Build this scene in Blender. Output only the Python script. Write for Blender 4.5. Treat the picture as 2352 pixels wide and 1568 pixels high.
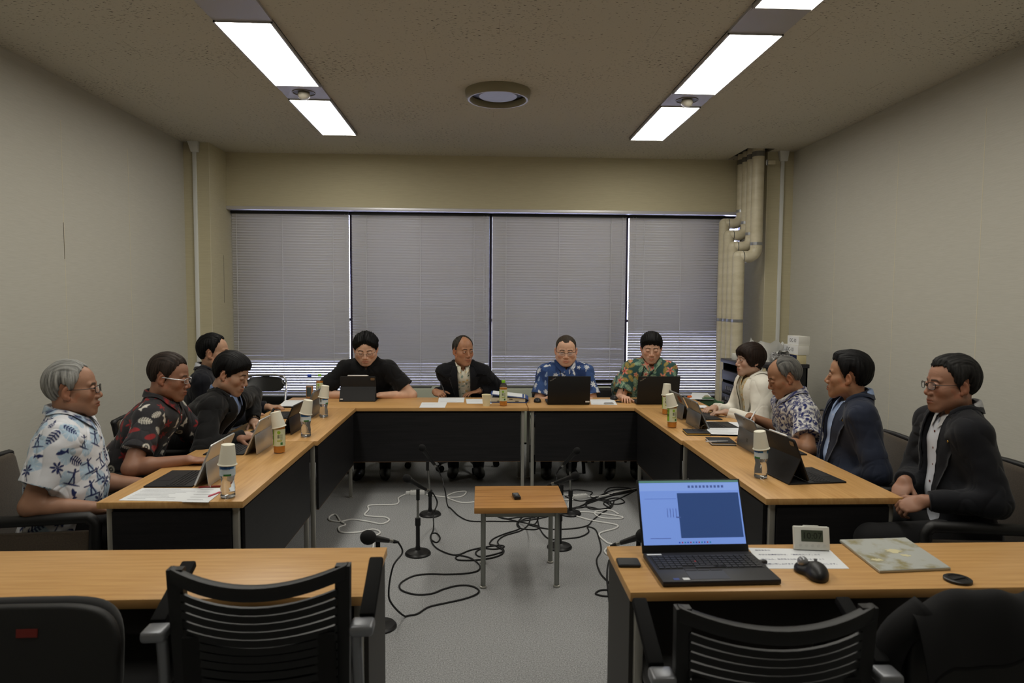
import bpy, bmesh, math, random
import numpy as np
from mathutils import Vector, Matrix, Euler

sc = bpy.context.scene
for _o in list(bpy.data.objects):
    bpy.data.objects.remove(_o)
PI = math.pi
rnd = random.Random(7)

# ------------------------------------------------------------------ camera
IW, IH, FPX = 2352.0, 1568.0, 1568.0
CAM_H = 1.55
PITCH, YAW, ROLL = 0.0612, 0.0456, 0.00616
def cam_dir(x, y):
    c, s = math.cos(ROLL), math.sin(ROLL)
    x, y = c*x - s*y, s*x + c*y
    return x, y
def ray(u, v):
    x, y = (u - IW/2)/FPX, -(v - IH/2)/FPX
    x, y = cam_dir(x, y)
    d = Vector((x, 1.0, y))
    c, s = math.cos(PITCH), math.sin(PITCH)
    d = Vector((d.x, c*d.y + s*d.z, -s*d.y + c*d.z))
    c, s = math.cos(YAW), math.sin(YAW)
    return Vector((c*d.x + s*d.y, -s*d.x + c*d.y, d.z))
def at_z(u, v, z):
    d = ray(u, v); t = (z - CAM_H)/d.z
    return Vector((d.x*t, d.y*t, z))
def at_y(u, v, y):
    d = ray(u, v); t = y/d.y
    return Vector((d.x*t, y, CAM_H + d.z*t))
cam_data = bpy.data.cameras.new('camera')
cam = bpy.data.objects.new('camera', cam_data)
sc.collection.objects.link(cam)
cam_data.sensor_width = 36.0
cam_data.lens = 36.0*FPX/IW
cam_data.clip_start = 0.05
cam_data.dof.use_dof = True
cam_data.dof.focus_distance = 5.0
cam_data.dof.aperture_fstop = 4.0
_f = ray(IW/2, IH/2).normalized()
_r = (ray(IW/2 + 100, IH/2) - ray(IW/2, IH/2)).normalized()
_u = _r.cross(_f).normalized()
_m = Matrix(((_r.x, _u.x, -_f.x, 0), (_r.y, _u.y, -_f.y, 0), (_r.z, _u.z, -_f.z, CAM_H), (0, 0, 0, 1)))
cam.matrix_world = _m
sc.camera = cam

# ------------------------------------------------------------------ world, exposure
w = bpy.data.worlds.new('world'); sc.world = w
w.use_nodes = True
bg = w.node_tree.nodes['Background']
bg.inputs[0].default_value = (0.74, 0.76, 1.0, 1)
bg.inputs[1].default_value = 8.0
sc.view_settings.view_transform = 'Standard'
sc.view_settings.look = 'None'
sc.view_settings.gamma = 1.0
sc.view_settings.use_curve_mapping = False
sc.view_settings.exposure = 0.0
sc.cycles.use_denoising = True
sc.cycles.use_adaptive_sampling = True
sc.cycles.adaptive_threshold = 0.04
sc.cycles.max_bounces = 6
sc.cycles.transmission_bounces = 6
sc.cycles.glossy_bounces = 3
sc.cycles.diffuse_bounces = 3
sc.cycles.transparent_max_bounces = 12
sc.cycles.sample_clamp_indirect = 6.0
sc.cycles.use_light_tree = False
sc.cycles.caustics_reflective = False
sc.cycles.caustics_refractive = False
LAMP = 14.5

# ------------------------------------------------------------------ colours and materials
def lin(c):
    r = []
    for v in c[:3]:
        v = v/255.0
        r.append(v/12.92 if v <= 0.04045 else ((v + 0.055)/1.055)**2.4)
    return (r[0], r[1], r[2], 1.0)
MATS = {}
def mat(name, col=None, rough=0.5, metal=0.0, spec=0.5, emit=None, estr=0.0, trans=0.0, ior=1.45, alpha=1.0, coat=0.0, sheen=0.0):
    if name in MATS: return MATS[name]
    m = bpy.data.materials.new(name); m.use_nodes = True
    b = m.node_tree.nodes['Principled BSDF']
    if col is not None: b.inputs['Base Color'].default_value = lin(col)
    b.inputs['Roughness'].default_value = rough
    b.inputs['Metallic'].default_value = metal
    b.inputs['Specular IOR Level'].default_value = spec
    b.inputs['Transmission Weight'].default_value = trans
    b.inputs['IOR'].default_value = ior
    b.inputs['Alpha'].default_value = alpha
    b.inputs['Coat Weight'].default_value = coat
    b.inputs['Sheen Weight'].default_value = sheen
    if emit is not None:
        b.inputs['Emission Color'].default_value = lin(emit)
        b.inputs['Emission Strength'].default_value = estr
        m.cycles.emission_sampling = 'FRONT' if estr > 5 else 'NONE'
    MATS[name] = m
    return m
def nodes(m):
    return m.node_tree.nodes, m.node_tree.links, m.node_tree.nodes['Principled BSDF']
def add_noise(m, c1, c2, scale=(20, 20, 20), nscale=1.0, detail=4.0, lo=0.35, hi=0.65, bump=0.0, bscale=None, coord='Object', rough=0.55):
    """mixes two colours with a stretched noise and adds a matching bump"""
    n, l, b = nodes(m)
    tc = n.new('ShaderNodeTexCoord'); mp = n.new('ShaderNodeMapping')
    mp.inputs['Scale'].default_value = scale
    l.new(tc.outputs[coord], mp.inputs['Vector'])
    no = n.new('ShaderNodeTexNoise'); no.inputs['Scale'].default_value = nscale
    no.inputs['Detail'].default_value = detail; no.inputs['Roughness'].default_value = rough
    l.new(mp.outputs[0], no.inputs['Vector'])
    r = n.new('ShaderNodeValToRGB')
    r.color_ramp.elements[0].position = lo; r.color_ramp.elements[0].color = lin(c1)
    r.color_ramp.elements[1].position = hi; r.color_ramp.elements[1].color = lin(c2)
    l.new(no.outputs[0], r.inputs[0]); l.new(r.outputs[0], b.inputs['Base Color'])
    if bump:
        bp = n.new('ShaderNodeBump'); bp.inputs['Strength'].default_value = bump
        bp.inputs['Distance'].default_value = 0.002
        src = no
        if bscale is not None:
            mp2 = n.new('ShaderNodeMapping'); mp2.inputs['Scale'].default_value = bscale
            l.new(tc.outputs[coord], mp2.inputs['Vector'])
            src = n.new('ShaderNodeTexNoise'); src.inputs['Scale'].default_value = 1.0
            src.inputs['Detail'].default_value = 3.0
            l.new(mp2.outputs[0], src.inputs['Vector'])
        l.new(src.outputs[0], bp.inputs['Height']); l.new(bp.outputs[0], b.inputs['Normal'])
    return m, r
def attr_mat(name, rough=0.7, sheen=0.0, spec=0.4, grain=0.0, sss=0.0, attr='Col'):
    """a material that takes its colour from the mesh's own colour attribute"""
    if name in MATS: return MATS[name]
    m = mat(name, (200, 200, 200), rough, sheen=sheen, spec=spec)
    n, l, b = nodes(m)
    a = n.new('ShaderNodeAttribute'); a.attribute_name = attr
    l.new(a.outputs['Color'], b.inputs['Base Color'])
    if sss:
        b.inputs['Subsurface Weight'].default_value = sss
        b.inputs['Subsurface Radius'].default_value = (0.010, 0.004, 0.002)
        b.inputs['Subsurface Scale'].default_value = 0.6
    if grain:
        tc = n.new('ShaderNodeTexCoord'); no = n.new('ShaderNodeTexNoise')
        no.inputs['Scale'].default_value = 380.0; no.inputs['Detail'].default_value = 2.0
        l.new(tc.outputs['Object'], no.inputs['Vector'])
        bp = n.new('ShaderNodeBump'); bp.inputs['Strength'].default_value = grain; bp.inputs['Distance'].default_value = 0.001
        l.new(no.outputs[0], bp.inputs['Height']); l.new(bp.outputs[0], b.inputs['Normal'])
    return m

# ------------------------------------------------------------------ mesh collecting
COL = sc.collection
def link(name, data, parent=None):
    o = bpy.data.objects.new(name, data); COL.objects.link(o)
    if parent is not None: o.parent = parent
    return o
def tag(o, label=None, cat=None, group=None, kind=None):
    if label: o['label'] = label
    if cat: o['category'] = cat
    if group: o['group'] = group
    if kind: o['kind'] = kind
    return o
def empty(name, loc=(0, 0, 0), rz=0.0, label=None, cat=None, group=None):
    o = link(name, None); o.location = loc; o.rotation_euler = (0, 0, rz)
    o.empty_display_size = 0.05
    return tag(o, label, cat, group)
def rotm(rx=0, ry=0, rz=0):
    return Euler((rx, ry, rz)).to_matrix()
class MB:
    def __init__(s): s.v = []; s.f = []; s.mi = []; s.cur = 0
    def add(s, vs, fs):
        k = len(s.v); s.v += [tuple(p) for p in vs]
        s.f += [tuple(k + i for i in f) for f in fs]; s.mi += [s.cur]*len(fs)
        return s
    def box(s, c, d, r=None):
        c = Vector(c); vs = []
        for z in (-.5, .5):
            for y in (-.5, .5):
                for x in (-.5, .5):
                    p = Vector((x*d[0], y*d[1], z*d[2]))
                    if r is not None: p = r @ p
                    vs.append(c + p)
        return s.add(vs, [(0, 2, 3, 1), (4, 5, 7, 6), (0, 1, 5, 4), (2, 6, 7, 3), (0, 4, 6, 2), (1, 3, 7, 5)])
    def bb(s, a, b):
        return s.box([(a[i] + b[i])/2 for i in range(3)], [abs(b[i] - a[i]) for i in range(3)])
    def cyl(s, a, b, r0, r1=None, n=16, caps=True):
        a, b = Vector(a), Vector(b); r1 = r0 if r1 is None else r1
        d = (b - a).normalized(); q = d.to_track_quat('Z', 'Y').to_matrix()
        vs = []
        for p, r in ((a, r0), (b, r1)):
            for i in range(n):
                t = 2*PI*i/n; vs.append(p + q @ Vector((r*math.cos(t), r*math.sin(t), 0)))
        fs = [(i, (i + 1) % n, n + (i + 1) % n, n + i) for i in range(n)]
        if caps: fs += [tuple(range(n - 1, -1, -1)), tuple(range(n, 2*n))]
        return s.add(vs, fs)
    def lathe(s, prof, n=24, c=(0, 0, 0), cap0=True, cap1=True, m=None):
        vs = []
        for r, z in prof:
            for i in range(n):
                t = 2*PI*i/n; p = Vector((r*math.cos(t), r*math.sin(t), z))
                if m is not None: p = m @ p
                vs.append(Vector(c) + p)
        fs = []
        for k in range(len(prof) - 1):
            for i in range(n):
                fs.append((k*n + i, k*n + (i + 1) % n, (k + 1)*n + (i + 1) % n, (k + 1)*n + i))
        if cap0: fs.append(tuple(range(n - 1, -1, -1)))
        if cap1: k = (len(prof) - 1)*n; fs.append(tuple(range(k, k + n)))
        return s.add(vs, fs)
    def tube(s, pts, r, n=8, closed=False, flat=None):
        pts = [Vector(p) for p in pts]; m = len(pts); vs = []; up = Vector((0, 0, 1))
        prev = None
        for k, p in enumerate(pts):
            a = pts[(k - 1) % m] if (closed or k > 0) else p
            b = pts[(k + 1) % m] if (closed or k < m - 1) else p
            d = (b - a)
            d = d.normalized() if d.length > 1e-9 else Vector((0, 0, 1))
            if prev is None:
                x = d.cross(up)
                if x.length < 1e-3: x = d.cross(Vector((1, 0, 0)))
            else:
                x = prev - d*prev.dot(d)
                if x.length < 1e-6: x = d.orthogonal()
            x = x.normalized(); prev = x; y = d.cross(x)
            rr = r[k] if isinstance(r, (list, tuple)) else r
            for i in range(n):
                t = 2*PI*i/n
                vs.append(p + x*(rr*math.cos(t)) + y*(rr*(flat or 1)*math.sin(t)))
        fs = []
        for k in range(m if closed else m - 1):
            k2 = (k + 1) % m
            for i in range(n):
                fs.append((k*n + i, k*n + (i + 1) % n, k2*n + (i + 1) % n, k2*n + i))
        if not closed:
            fs += [tuple(range(n - 1, -1, -1)), tuple(range((m - 1)*n, m*n))]
        return s.add(vs, fs)
    def prism(s, poly, z0, z1, m=None):
        n = len(poly)
        vs = [Vector((p[0], p[1], z0)) for p in poly] + [Vector((p[0], p[1], z1)) for p in poly]
        if m is not None: vs = [m @ p for p in vs]
        return s.add(vs, [tuple(range(n - 1, -1, -1)), tuple(range(n, 2*n))] + [(i, (i + 1) % n, n + (i + 1) % n, n + i) for i in range(n)])
    def grid(s, fn, nu, nv):
        vs = [fn(i/nu, j/nv) for j in range(nv + 1) for i in range(nu + 1)]
        return s.add(vs, [(j*(nu + 1) + i, j*(nu + 1) + i + 1, (j + 1)*(nu + 1) + i + 1, (j + 1)*(nu + 1) + i) for j in range(nv) for i in range(nu)])
    def sphere(s, c, r, n=16, k=10, m=None):
        r = (r, r, r) if not isinstance(r, (tuple, list)) else r
        vs = []
        for j in range(1, k):
            t = PI*j/k
            for i in range(n):
                a = 2*PI*i/n
                p = Vector((r[0]*math.sin(t)*math.cos(a), r[1]*math.sin(t)*math.sin(a), r[2]*math.cos(t)))
                vs.append(p)
        vs += [Vector((0, 0, r[2])), Vector((0, 0, -r[2]))]
        if m is not None: vs = [m @ p for p in vs]
        vs = [Vector(c) + p for p in vs]
        fs = []
        for j in range(k - 2):
            for i in range(n): fs.append((j*n + i, (j + 1)*n + i, (j + 1)*n + (i + 1) % n, j*n + (i + 1) % n))
        a, b = len(vs) - 2, len(vs) - 1
        for i in range(n):
            fs.append((a, i, (i + 1) % n)); fs.append((b, (k - 2)*n + (i + 1) % n, (k - 2)*n + i))
        return s.add(vs, fs)
    def xf(s, m):
        s.v = [tuple(m @ Vector(p)) for p in s.v]; return s
    def mesh(s, name, smooth=False, bevel=0.0, seg=2):
        me = bpy.data.meshes.new(name); me.from_pydata(s.v, [], s.f); me.validate()
        if s.mi and max(s.mi) > 0 and len(me.polygons) == len(s.mi):
            me.polygons.foreach_set('material_index', s.mi)
        if bevel:
            bm = bmesh.new(); bm.from_mesh(me)
            ed = [e for e in bm.edges if len(e.link_faces) == 2 and e.calc_face_angle(0) > 0.6]
            bmesh.ops.bevel(bm, geom=ed, offset=bevel, segments=seg, affect='EDGES', clamp_overlap=True, profile=0.5)
            bm.to_mesh(me); bm.free()
        if smooth:
            me.polygons.foreach_set('use_smooth', [True]*len(me.polygons))
            if smooth != 'all':
                try: me.set_sharp_from_angle(angle=0.7)
                except Exception: pass
        me.update()
        return me
    def build(s, name, m, parent=None, smooth=False, bevel=0.0, seg=2):
        me = s.mesh(name, smooth or bool(bevel), bevel, seg)
        for x in (m if isinstance(m, (list, tuple)) else [m]): me.materials.append(x)
        return link(name, me, parent)
def copy_tree(o, parent=None):
    c = o.copy(); COL.objects.link(c)
    if parent is not None: c.parent = parent
    for ch in list(o.children): copy_tree(ch, c)
    return c
def spline(pts, n=8, closed=False):
    """Catmull-Rom points"""
    P = [Vector(p) for p in pts]; out = []; m = len(P)
    for k in range(m if closed else m - 1):
        p0 = P[(k - 1) % m] if (closed or k > 0) else P[0]
        p1 = P[k]; p2 = P[(k + 1) % m]
        p3 = P[(k + 2) % m] if (closed or k + 2 < m) else P[-1]
        for i in range(n):
            t = i/n
            out.append(0.5*((2*p1) + (p2 - p0)*t + (2*p0 - 5*p1 + 4*p2 - p3)*t*t + (3*p1 - p0 - 3*p2 + p3)*t**3))
    if not closed: out.append(P[-1])
    return out
def rrect(w, d, r, n=4):
    out = []
    for cx, cy, a in ((w/2 - r, d/2 - r, 0), (-w/2 + r, d/2 - r, PI/2), (-w/2 + r, -d/2 + r, PI), (w/2 - r, -d/2 + r, 1.5*PI)):
        for i in range(n + 1):
            t = a + PI/2*i/n; out.append((cx + r*math.cos(t), cy + r*math.sin(t)))
    return out
def text_obj(name, s, size, m, parent, loc, rot, depth=0.0003, align='CENTER', xs=1.0):
    c = bpy.data.curves.new(name, 'FONT'); c.body = s; c.size = size; c.extrude = depth
    c.align_x = align; c.align_y = 'CENTER'
    c.resolution_u = 2
    o = link(name, c, parent); o.location = loc; o.rotation_euler = rot; o.scale = (xs, 1, 1)
    c.materials.append(m)
    bpy.context.view_layer.update()
    me = bpy.data.meshes.new_from_object(o.evaluated_get(bpy.context.evaluated_depsgraph_get()))
    bpy.data.objects.remove(o)
    o = link(name, me, parent); o.location = loc; o.rotation_euler = rot; o.scale = (xs, 1, 1)
    return o

# ================================================================== the room
XL, XR, YB, YF, ZC = -2.98, 3.25, 7.52, -1.6, 3.10
wallm = mat('wallpaper', (196, 191, 174), 0.85, spec=0.2)
add_noise(wallm, (192, 189, 178), (205, 202, 192), (9, 9, 420), 1.0, 3.0, 0.25, 0.75, bump=0.15, bscale=(40, 40, 700))
wallm2 = mat('wallpaper_lamplit', (206, 196, 164), 0.85, spec=0.2)  # same wallpaper made yellower, fluorescent lamp tint put into its colour
add_noise(wallm2, (198, 189, 158), (212, 204, 174), (9, 9, 420), 1.0, 3.0, 0.25, 0.75, bump=0.15, bscale=(40, 40, 700))
seamm = mat('wallpaper_joint', (222, 214, 190), 0.8)
crackm = mat('wallpaper_split', (96, 90, 78), 0.9)
carpet = mat('carpet', (140, 140, 141), 0.95, spec=0.1)
add_noise(carpet, (124, 125, 126), (172, 173, 174), (170, 170, 170), 1.0, 3.0, 0.35, 0.68, bump=0.7)
ceilm = mat('ceiling_board', (186, 172, 140), 0.9, spec=0.15)
def ceiling_nodes():
    n, l, b = nodes(ceilm)
    tc = n.new('ShaderNodeTexCoord')
    def noise(scale, det, ns=1.0):
        mp = n.new('ShaderNodeMapping'); mp.inputs['Scale'].default_value = scale
        l.new(tc.outputs['Object'], mp.inputs['Vector'])
        x = n.new('ShaderNodeTexNoise'); x.inputs['Scale'].default_value = ns; x.inputs['Detail'].default_value = det
        l.new(mp.outputs[0], x.inputs['Vector']); return x
    fine = noise((38, 105, 40), 3.0); big = noise((1.1, 1.6, 1), 2.0)
    add = n.new('ShaderNodeMath'); add.operation = 'MULTIPLY_ADD'; add.inputs[1].default_value = 0.20
    l.new(big.outputs[0], add.inputs[0]); l.new(fine.outputs[0], add.inputs[2])
    r = n.new('ShaderNodeValToRGB'); e = r.color_ramp.elements
    e[0].position = 0.725; e[0].color = lin((212, 206, 190)); e[1].position = 0.785; e[1].color = lin((84, 76, 62))
    l.new(add.outputs[0], r.inputs[0]); l.new(r.outputs[0], b.inputs['Base Color'])
    bp = n.new('ShaderNodeBump'); bp.inputs['Strength'].default_value = 0.5; bp.inputs['Distance'].default_value = -0.004
    l.new(r.outputs[0], bp.inputs['Height']); bp.invert = False
ceiling_nodes()
blackm = mat('void_black', (24, 24, 25), 0.55, spec=0.3)
def struct(name, mb, m, label=None, **k):
    o = mb.build(name, m, **k); o['kind'] = 'structure'
    if label: o['label'] = label
    return o
struct('floor', MB().bb((XL - .1, YF, -.06), (XR + .1, 7.9, 0)), carpet, 'grey loop carpet floor of the meeting room')
HX0, HX1, HY0, HY1 = 2.70, 2.985, 6.93, 7.49
c = MB()
for a, b in (((XL - .1, YF - .1), (XR + .1, HY0)), ((XL - .1, HY0), (HX0, HY1)), ((HX1, HY0), (XR + .1, HY1)), ((XL - .1, HY1), (XR + .1, 7.9))):
    c.bb((a[0], a[1], ZC), (b[0], b[1], ZC + .04))
ceil = struct('ceiling', c, ceilm, 'brown speckled acoustic board ceiling')
MB().bb((HX0 - .02, HY0 - .02, ZC + .04), (HX1 + .02, HY1 + .02, ZC + .40)).build('pipe_opening', blackm, ceil)  # solid box above the hole, darkness of the void painted as black
jm = mat('ceiling_joint', (172, 164, 146), 0.9)
for i, x in enumerate(np.arange(XL + .35, XR, 0.455)):
    for y in np.arange(0.4 + (i % 2)*0.45, 7.4, 0.9):
        if rnd.random() < 0.5: MB().box((x, y, ZC - .0004), (.002, .22, .0012)).build('board_joint', jm, ceil)
wl = struct('wall_left', MB().bb((XL - .1, YF, 0), (XL, 7.9, ZC)), wallm, 'cream woven wallpaper wall on the left')
wr = struct('wall_right', MB().bb((XR, YF, 0), (XR + .1, 7.9, ZC)), wallm, 'cream woven wallpaper wall on the right')
struct('wall_front', MB().bb((XL, YF - .1, 0), (XR, YF, ZC)), wallm, 'cream wall at the near end of the room')
for y in (2.3, 3.22, 4.14, 5.06, 5.98):
    MB().box((XL + .0005, y, ZC/2 - .1), (.001, .004, 2.7)).build('wallpaper_joint', seamm, wl)
    MB().box((XR - .0005, y + .2, ZC/2 - .1), (.001, .004, 2.7)).build('wallpaper_joint', seamm, wr)
MB().box((XL + .0008, 5.055, 1.95), (.0014, .004, .26)).build('wallpaper_split', crackm, wl)
MB().box((XR - .0008, 3.55, 1.72), (.0014, .003, .12)).build('wallpaper_split', crackm, wr)
wb = struct('wall_back', MB().bb((-2.735, YB, 2.53), (2.97, 7.9, ZC)), wallm2, 'cream beam wall above the window blinds')
MB().bb((-2.74, 7.5195, 2.53), (-2.735, YB + .003, ZC)).build('corner_bead', seamm, wb)
pl = struct('wall_pillar_left', MB().bb((XL, 7.07, 0), (-2.725, 7.9, ZC)), wallm2, 'cream papered pillar in the far left corner')
MB().box((-2.728, 7.0695, ZC/2), (.006, .002, ZC)).build('corner_bead', seamm, pl)
MB().box((-2.7245, 7.40, 1.75), (.002, .004, .5)).build('wallpaper_split', crackm, pl)
pr = struct('wall_pillar_right', MB().bb((2.97, 7.07, 0), (XR, 7.9, ZC)), wallm2, 'cream papered pillar in the far right corner')
MB().box((2.973, 7.0695, ZC/2), (.006, .002, ZC)).build('corner_bead', seamm, pr)
sillw = mat('sill_wall', (188, 186, 172), 0.8)
struct('wall_under_window', MB().bb((-2.725, 7.62, 0), (2.97, 7.9, .40)), sillw, 'low pale wall under the windows')
basem = mat('baseboard', (26, 25, 24), 0.6)
struct('baseboard_left', MB().bb((XL, YF, 0), (XL + .012, 7.07, .075)), basem, 'black baseboard along the left wall')
struct('baseboard_right', MB().bb((XR - .012, YF, 0), (XR, 7.07, .075)), basem, 'black baseboard along the right wall')
alum = mat('aluminium', (216, 214, 218), 0.4, 0.35)
darkframe = mat('window_frame_dark', (52, 46, 66), 0.45, 0.2)
sillm = mat('window_sill_black', (18, 18, 20), 0.4)
struct('trim_1', MB().bb((-2.725, 7.50, 2.497), (2.97, 7.60, 2.532)), alum, 'silver blind rail along the top of the windows', bevel=.003)
struct('trim_2', MB().bb((-2.725, 7.56, .385), (2.97, 7.80, .468)), sillm, 'black window sill along the far wall', bevel=.004)
glass = mat('window_glass', (235, 240, 255), 0.02, trans=1.0, ior=1.01, spec=0.2)
MULX = [-2.725, -1.437, 0.105, 1.637, 2.97]
for i in range(4):
    x0, x1 = MULX[i], MULX[i + 1]
    wn = MB().bb((x0 + .02, 7.765, .47), (x1 - .02, 7.771, 2.50)).build('window_%d' % (i + 1), glass)
    tag(wn, '%s tall window pane behind the closed blinds' % ('leftmost', 'second', 'third', 'rightmost')[i], kind='structure')
    f = MB()
    f.bb((x0 - .012, 7.74, .46), (x0 + .018, 7.80, 2.53)); f.bb((x1 - .018, 7.74, .46), (x1 + .012, 7.80, 2.53))
    f.bb((x0, 7.74, .46), (x1, 7.80, .50)); f.bb((x0, 7.74, 2.48), (x1, 7.80, 2.53)); f.bb((x0, 7.745, 1.30), (x1, 7.795, 1.33))
    f.build('window_frame', darkframe, wn)
for i, x in enumerate(MULX[1:4]):
    struct('trim_%d' % (3 + i), MB().bb((x - .013, 7.66, .46), (x + .013, 7.74, 2.50)), darkframe, '%s dark violet window post between two blinds' % ('left', 'middle', 'right')[i])

# ------------------------------------------------------------------ venetian blinds
slatm = mat('blind_slat', (238, 237, 240), 0.40, 0.15, spec=0.5)
cordm = mat('blind_cord', (226, 226, 230), 0.7)
def slat_mesh(wd):
    m = MB(); n = 4; W = .0345
    prof = []
    for i in range(n + 1):
        t = i/n - .5; prof.append((t*W, .0030*(1 - 4*t*t)))
    vs = []
    for x in (-wd/2, wd/2):
        vs += [(x, p[0], p[1]) for p in prof] + [(x, p[0], p[1] - .0006) for p in prof]
    k = n + 1; L = 2*k; fs = []
    for i in range(n):
        fs.append((i, i + 1, L + i + 1, L + i)); fs.append((k + i, L + k + i, L + k + i + 1, k + i + 1))
    fs += [(0, L, L + k, k), (n, k + n, L + k + n, L + n), (0, k, k + 1, 1) , (L, L + 1, L + k + 1, L + k)]
    m.add(vs, fs)
    me = m.mesh('slat', 'all'); me.materials.append(slatm)
    return me
PITCHS = .0287
blinds = [(-2.715, -1.452, .470, 'leftmost venetian blind, glowing at its open bottom slats', [-2.17, -1.62, -2.66], -1.49),
          (-1.420, .088, .470, 'second venetian blind from the left, behind the man in black polo', [-1.26, -.67, -.08], .03),
          (.122, 1.618, .470, 'third venetian blind, behind the man in the blue shirt', [.275, .865, 1.45], 1.575),
          (1.655, 2.735, .470, 'rightmost venetian blind beside the insulated pipes, brighter near its bottom', [1.82, 2.24, 2.70], 1.69)]
for bi, (x0, x1, zb, lab, cords, pullx) in enumerate(blinds):
    root = empty('venetian_blind', ((x0 + x1)/2, 7.63, zb), 0, lab, 'blind', 'venetian blinds on the windows')
    wd = x1 - x0; h = 2.492 - zb
    MB().box((0, 0, h - .010), (wd, .05, .034)).build('headrail', sillm, root)
    MB().box((0, 0, .008), (wd, .03, .014)).build('bottom_rail', slatm, root, bevel=.003)
    me = slat_mesh(wd)
    n = int((h - .034)/PITCHS) + 1
    for k in range(n):
        z = .030 + k*PITCHS
        t = k/n
        if bi == 0: a = 44 if k < 11 else (50 if k < 13 else 61)
        elif bi == 3: a = 52 + 9*min(1, t*1.5)
        else: a = 60
        if bi == 0 and k == 13: a = 70
        a += rnd.uniform(-1.5, 1.5)
        s = link('slat', me, root); s.location = (0, 0, z)
        s.rotation_euler = (-math.radians(a), rnd.uniform(-.0006, .0006), 0)
    for cx in cords:
        m = MB()
        m.cyl((cx - root.location.x, -.018, .01), (cx - root.location.x, -.018, h - .02), .0026, n=5)
        m.build('ladder_cord', cordm, root)
    m = MB(); px = pullx - root.location.x
    m.cyl((px, -.028, .75 + .05*bi), (px, -.028, h - .02), .0016, n=5); m.cyl((px + .035, -.028, .72), (px + .035, -.028, h - .02), .0016, n=5)
    m.build('pull_cord', cordm, root)

# ------------------------------------------------------------------ ceiling lights
lightm = mat('lamp_diffuser', (255, 255, 250), 0.5, emit=(255, 251, 240), estr=LAMP)
housm = mat('lamp_housing', (176, 172, 170), 0.5)
knobm = mat('glowing_knob', (235, 235, 230), 0.4, emit=(255, 251, 240), estr=1.2)  # knobs are no lamps; emission makes them glow along with the panel
rowx = {'left': (-1.49, -1.165), 'right': (1.41, 1.735)}
bays = [(5.44, 6.575, 'far'), (3.955, 5.10, 'middle'), (2.47, 3.61, 'near'), (0.98, 2.12, 'nearest')]
for side, (x0, x1) in rowx.items():
    cx = (x0 + x1)/2; wd = x1 - x0
    for y0, y1, nm in bays:
        r = empty('ceiling_light', (cx, (y0 + y1)/2, ZC), 0, '%s fluorescent ceiling panel in the %s row' % (nm, side), 'ceiling light', 'ceiling light panels')
        L = y1 - y0
        m = MB(); e = .010
        m.box((-wd/2 + e/2, 0, -.014), (e, L, .028)); m.box((wd/2 - e/2, 0, -.014), (e, L, .028))
        m.box((0, -L/2 + .004, -.012), (wd, .008, .024)); m.box((0, L/2 - .004, -.012), (wd, .008, .024)); m.box((0, 0, -.003), (wd, L, .006))
        m.build('housing', housm, r)
        MB().box((0, 0, -.016), (wd - 2*e, L - .016, .012)).build('diffuser', lightm, r)
        for kx in (-.055, .055):
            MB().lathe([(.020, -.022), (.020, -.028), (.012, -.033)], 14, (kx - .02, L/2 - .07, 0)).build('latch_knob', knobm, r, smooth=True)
    for k in range(3):
        ya, yb = bays[k + 1][1], bays[k][0]
        r = empty('ceiling_panel', (cx, (ya + yb)/2, ZC), 0, 'blank grey panel %s in the %s light row' % (('with a bulb', 'without a bulb', 'nearer the viewer', 'behind the viewer')[k], side), 'panel', 'blank panels between ceiling lights')
        m = MB().box((0, 0, -.008), (wd, yb - ya, .016)); m.build('plate', housm, r)
        if k == 0:
            MB().lathe([(.085, -.0162), (.085, -.022), (.080, -.022), (.078, -.0165)], 28, cap0=False, cap1=False).build('ring', mat('lamp_ring', (120, 112, 96), .4, .4), r, smooth=True)
            MB().lathe([(.079, -.0163), (.06, -.0163)], 24, cap0=False).build('socket', mat('lamp_socket', (88, 82, 68), .6), r)
            MB().sphere((0, 0, -.035), (.045, .045, .036), 20, 12).build('bulb', mat('bulb_glass', (206, 200, 184), .25), r, smooth='all')

# ------------------------------------------------------------------ round air diffuser
dm = mat('diffuser_beige', (146, 138, 112), .45, .1); dd = mat('diffuser_dark', (30, 27, 20), .6); dl = mat('diffuser_disc', (150, 148, 138), .45)
r = empty('air_diffuser', (.121, 5.20, ZC), 0, 'round beige air diffuser in the middle of the ceiling', 'vent')
MB().lathe([(.245, 0), (.243, -.02), (.236, -.055), (.225, -.066), (.212, -.066), (.206, -.058), (.206, -.02)], 48, cap0=False, cap1=False).build('outer_ring', dm, r, smooth=True)
MB().lathe([(.21, -.018), (.0, -.018)], 48, cap0=False, cap1=False).build('throat', dd, r)
MB().lathe([(.142, -.022), (.145, -.034), (.140, -.040), (.0, -.042)], 40, cap0=True, cap1=False).build('centre_disc', dl, r, smooth=True)

# ------------------------------------------------------------------ conduits
cm = mat('conduit_white', (232, 233, 230), .45)
for nm, x, z0 in (('left', -2.866, .0), ('right', 3.125, .0)):
    r = empty('wall_conduit', (x, 7.07, 0), 0, 'white cable conduit running down the %s far pillar' % nm, 'conduit')
    MB().bb((-.018, -.022, z0), (.018, 0, ZC - .09)).build('channel', cm, r, bevel=.003)
    MB().add([(-.05, -.06, ZC), (.05, -.06, ZC), (.05, 0, ZC), (-.05, 0, ZC), (-.028, -.035, ZC - .1), (.045, -.035, ZC - .1), (.045, 0, ZC - .1), (-.028, 0, ZC - .1)],
             [(0, 1, 2, 3), (7, 6, 5, 4), (0, 4, 5, 1), (1, 5, 6, 2), (2, 6, 7, 3), (3, 7, 4, 0)]).build('corner_cover', cm, r, bevel=.003)

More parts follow.
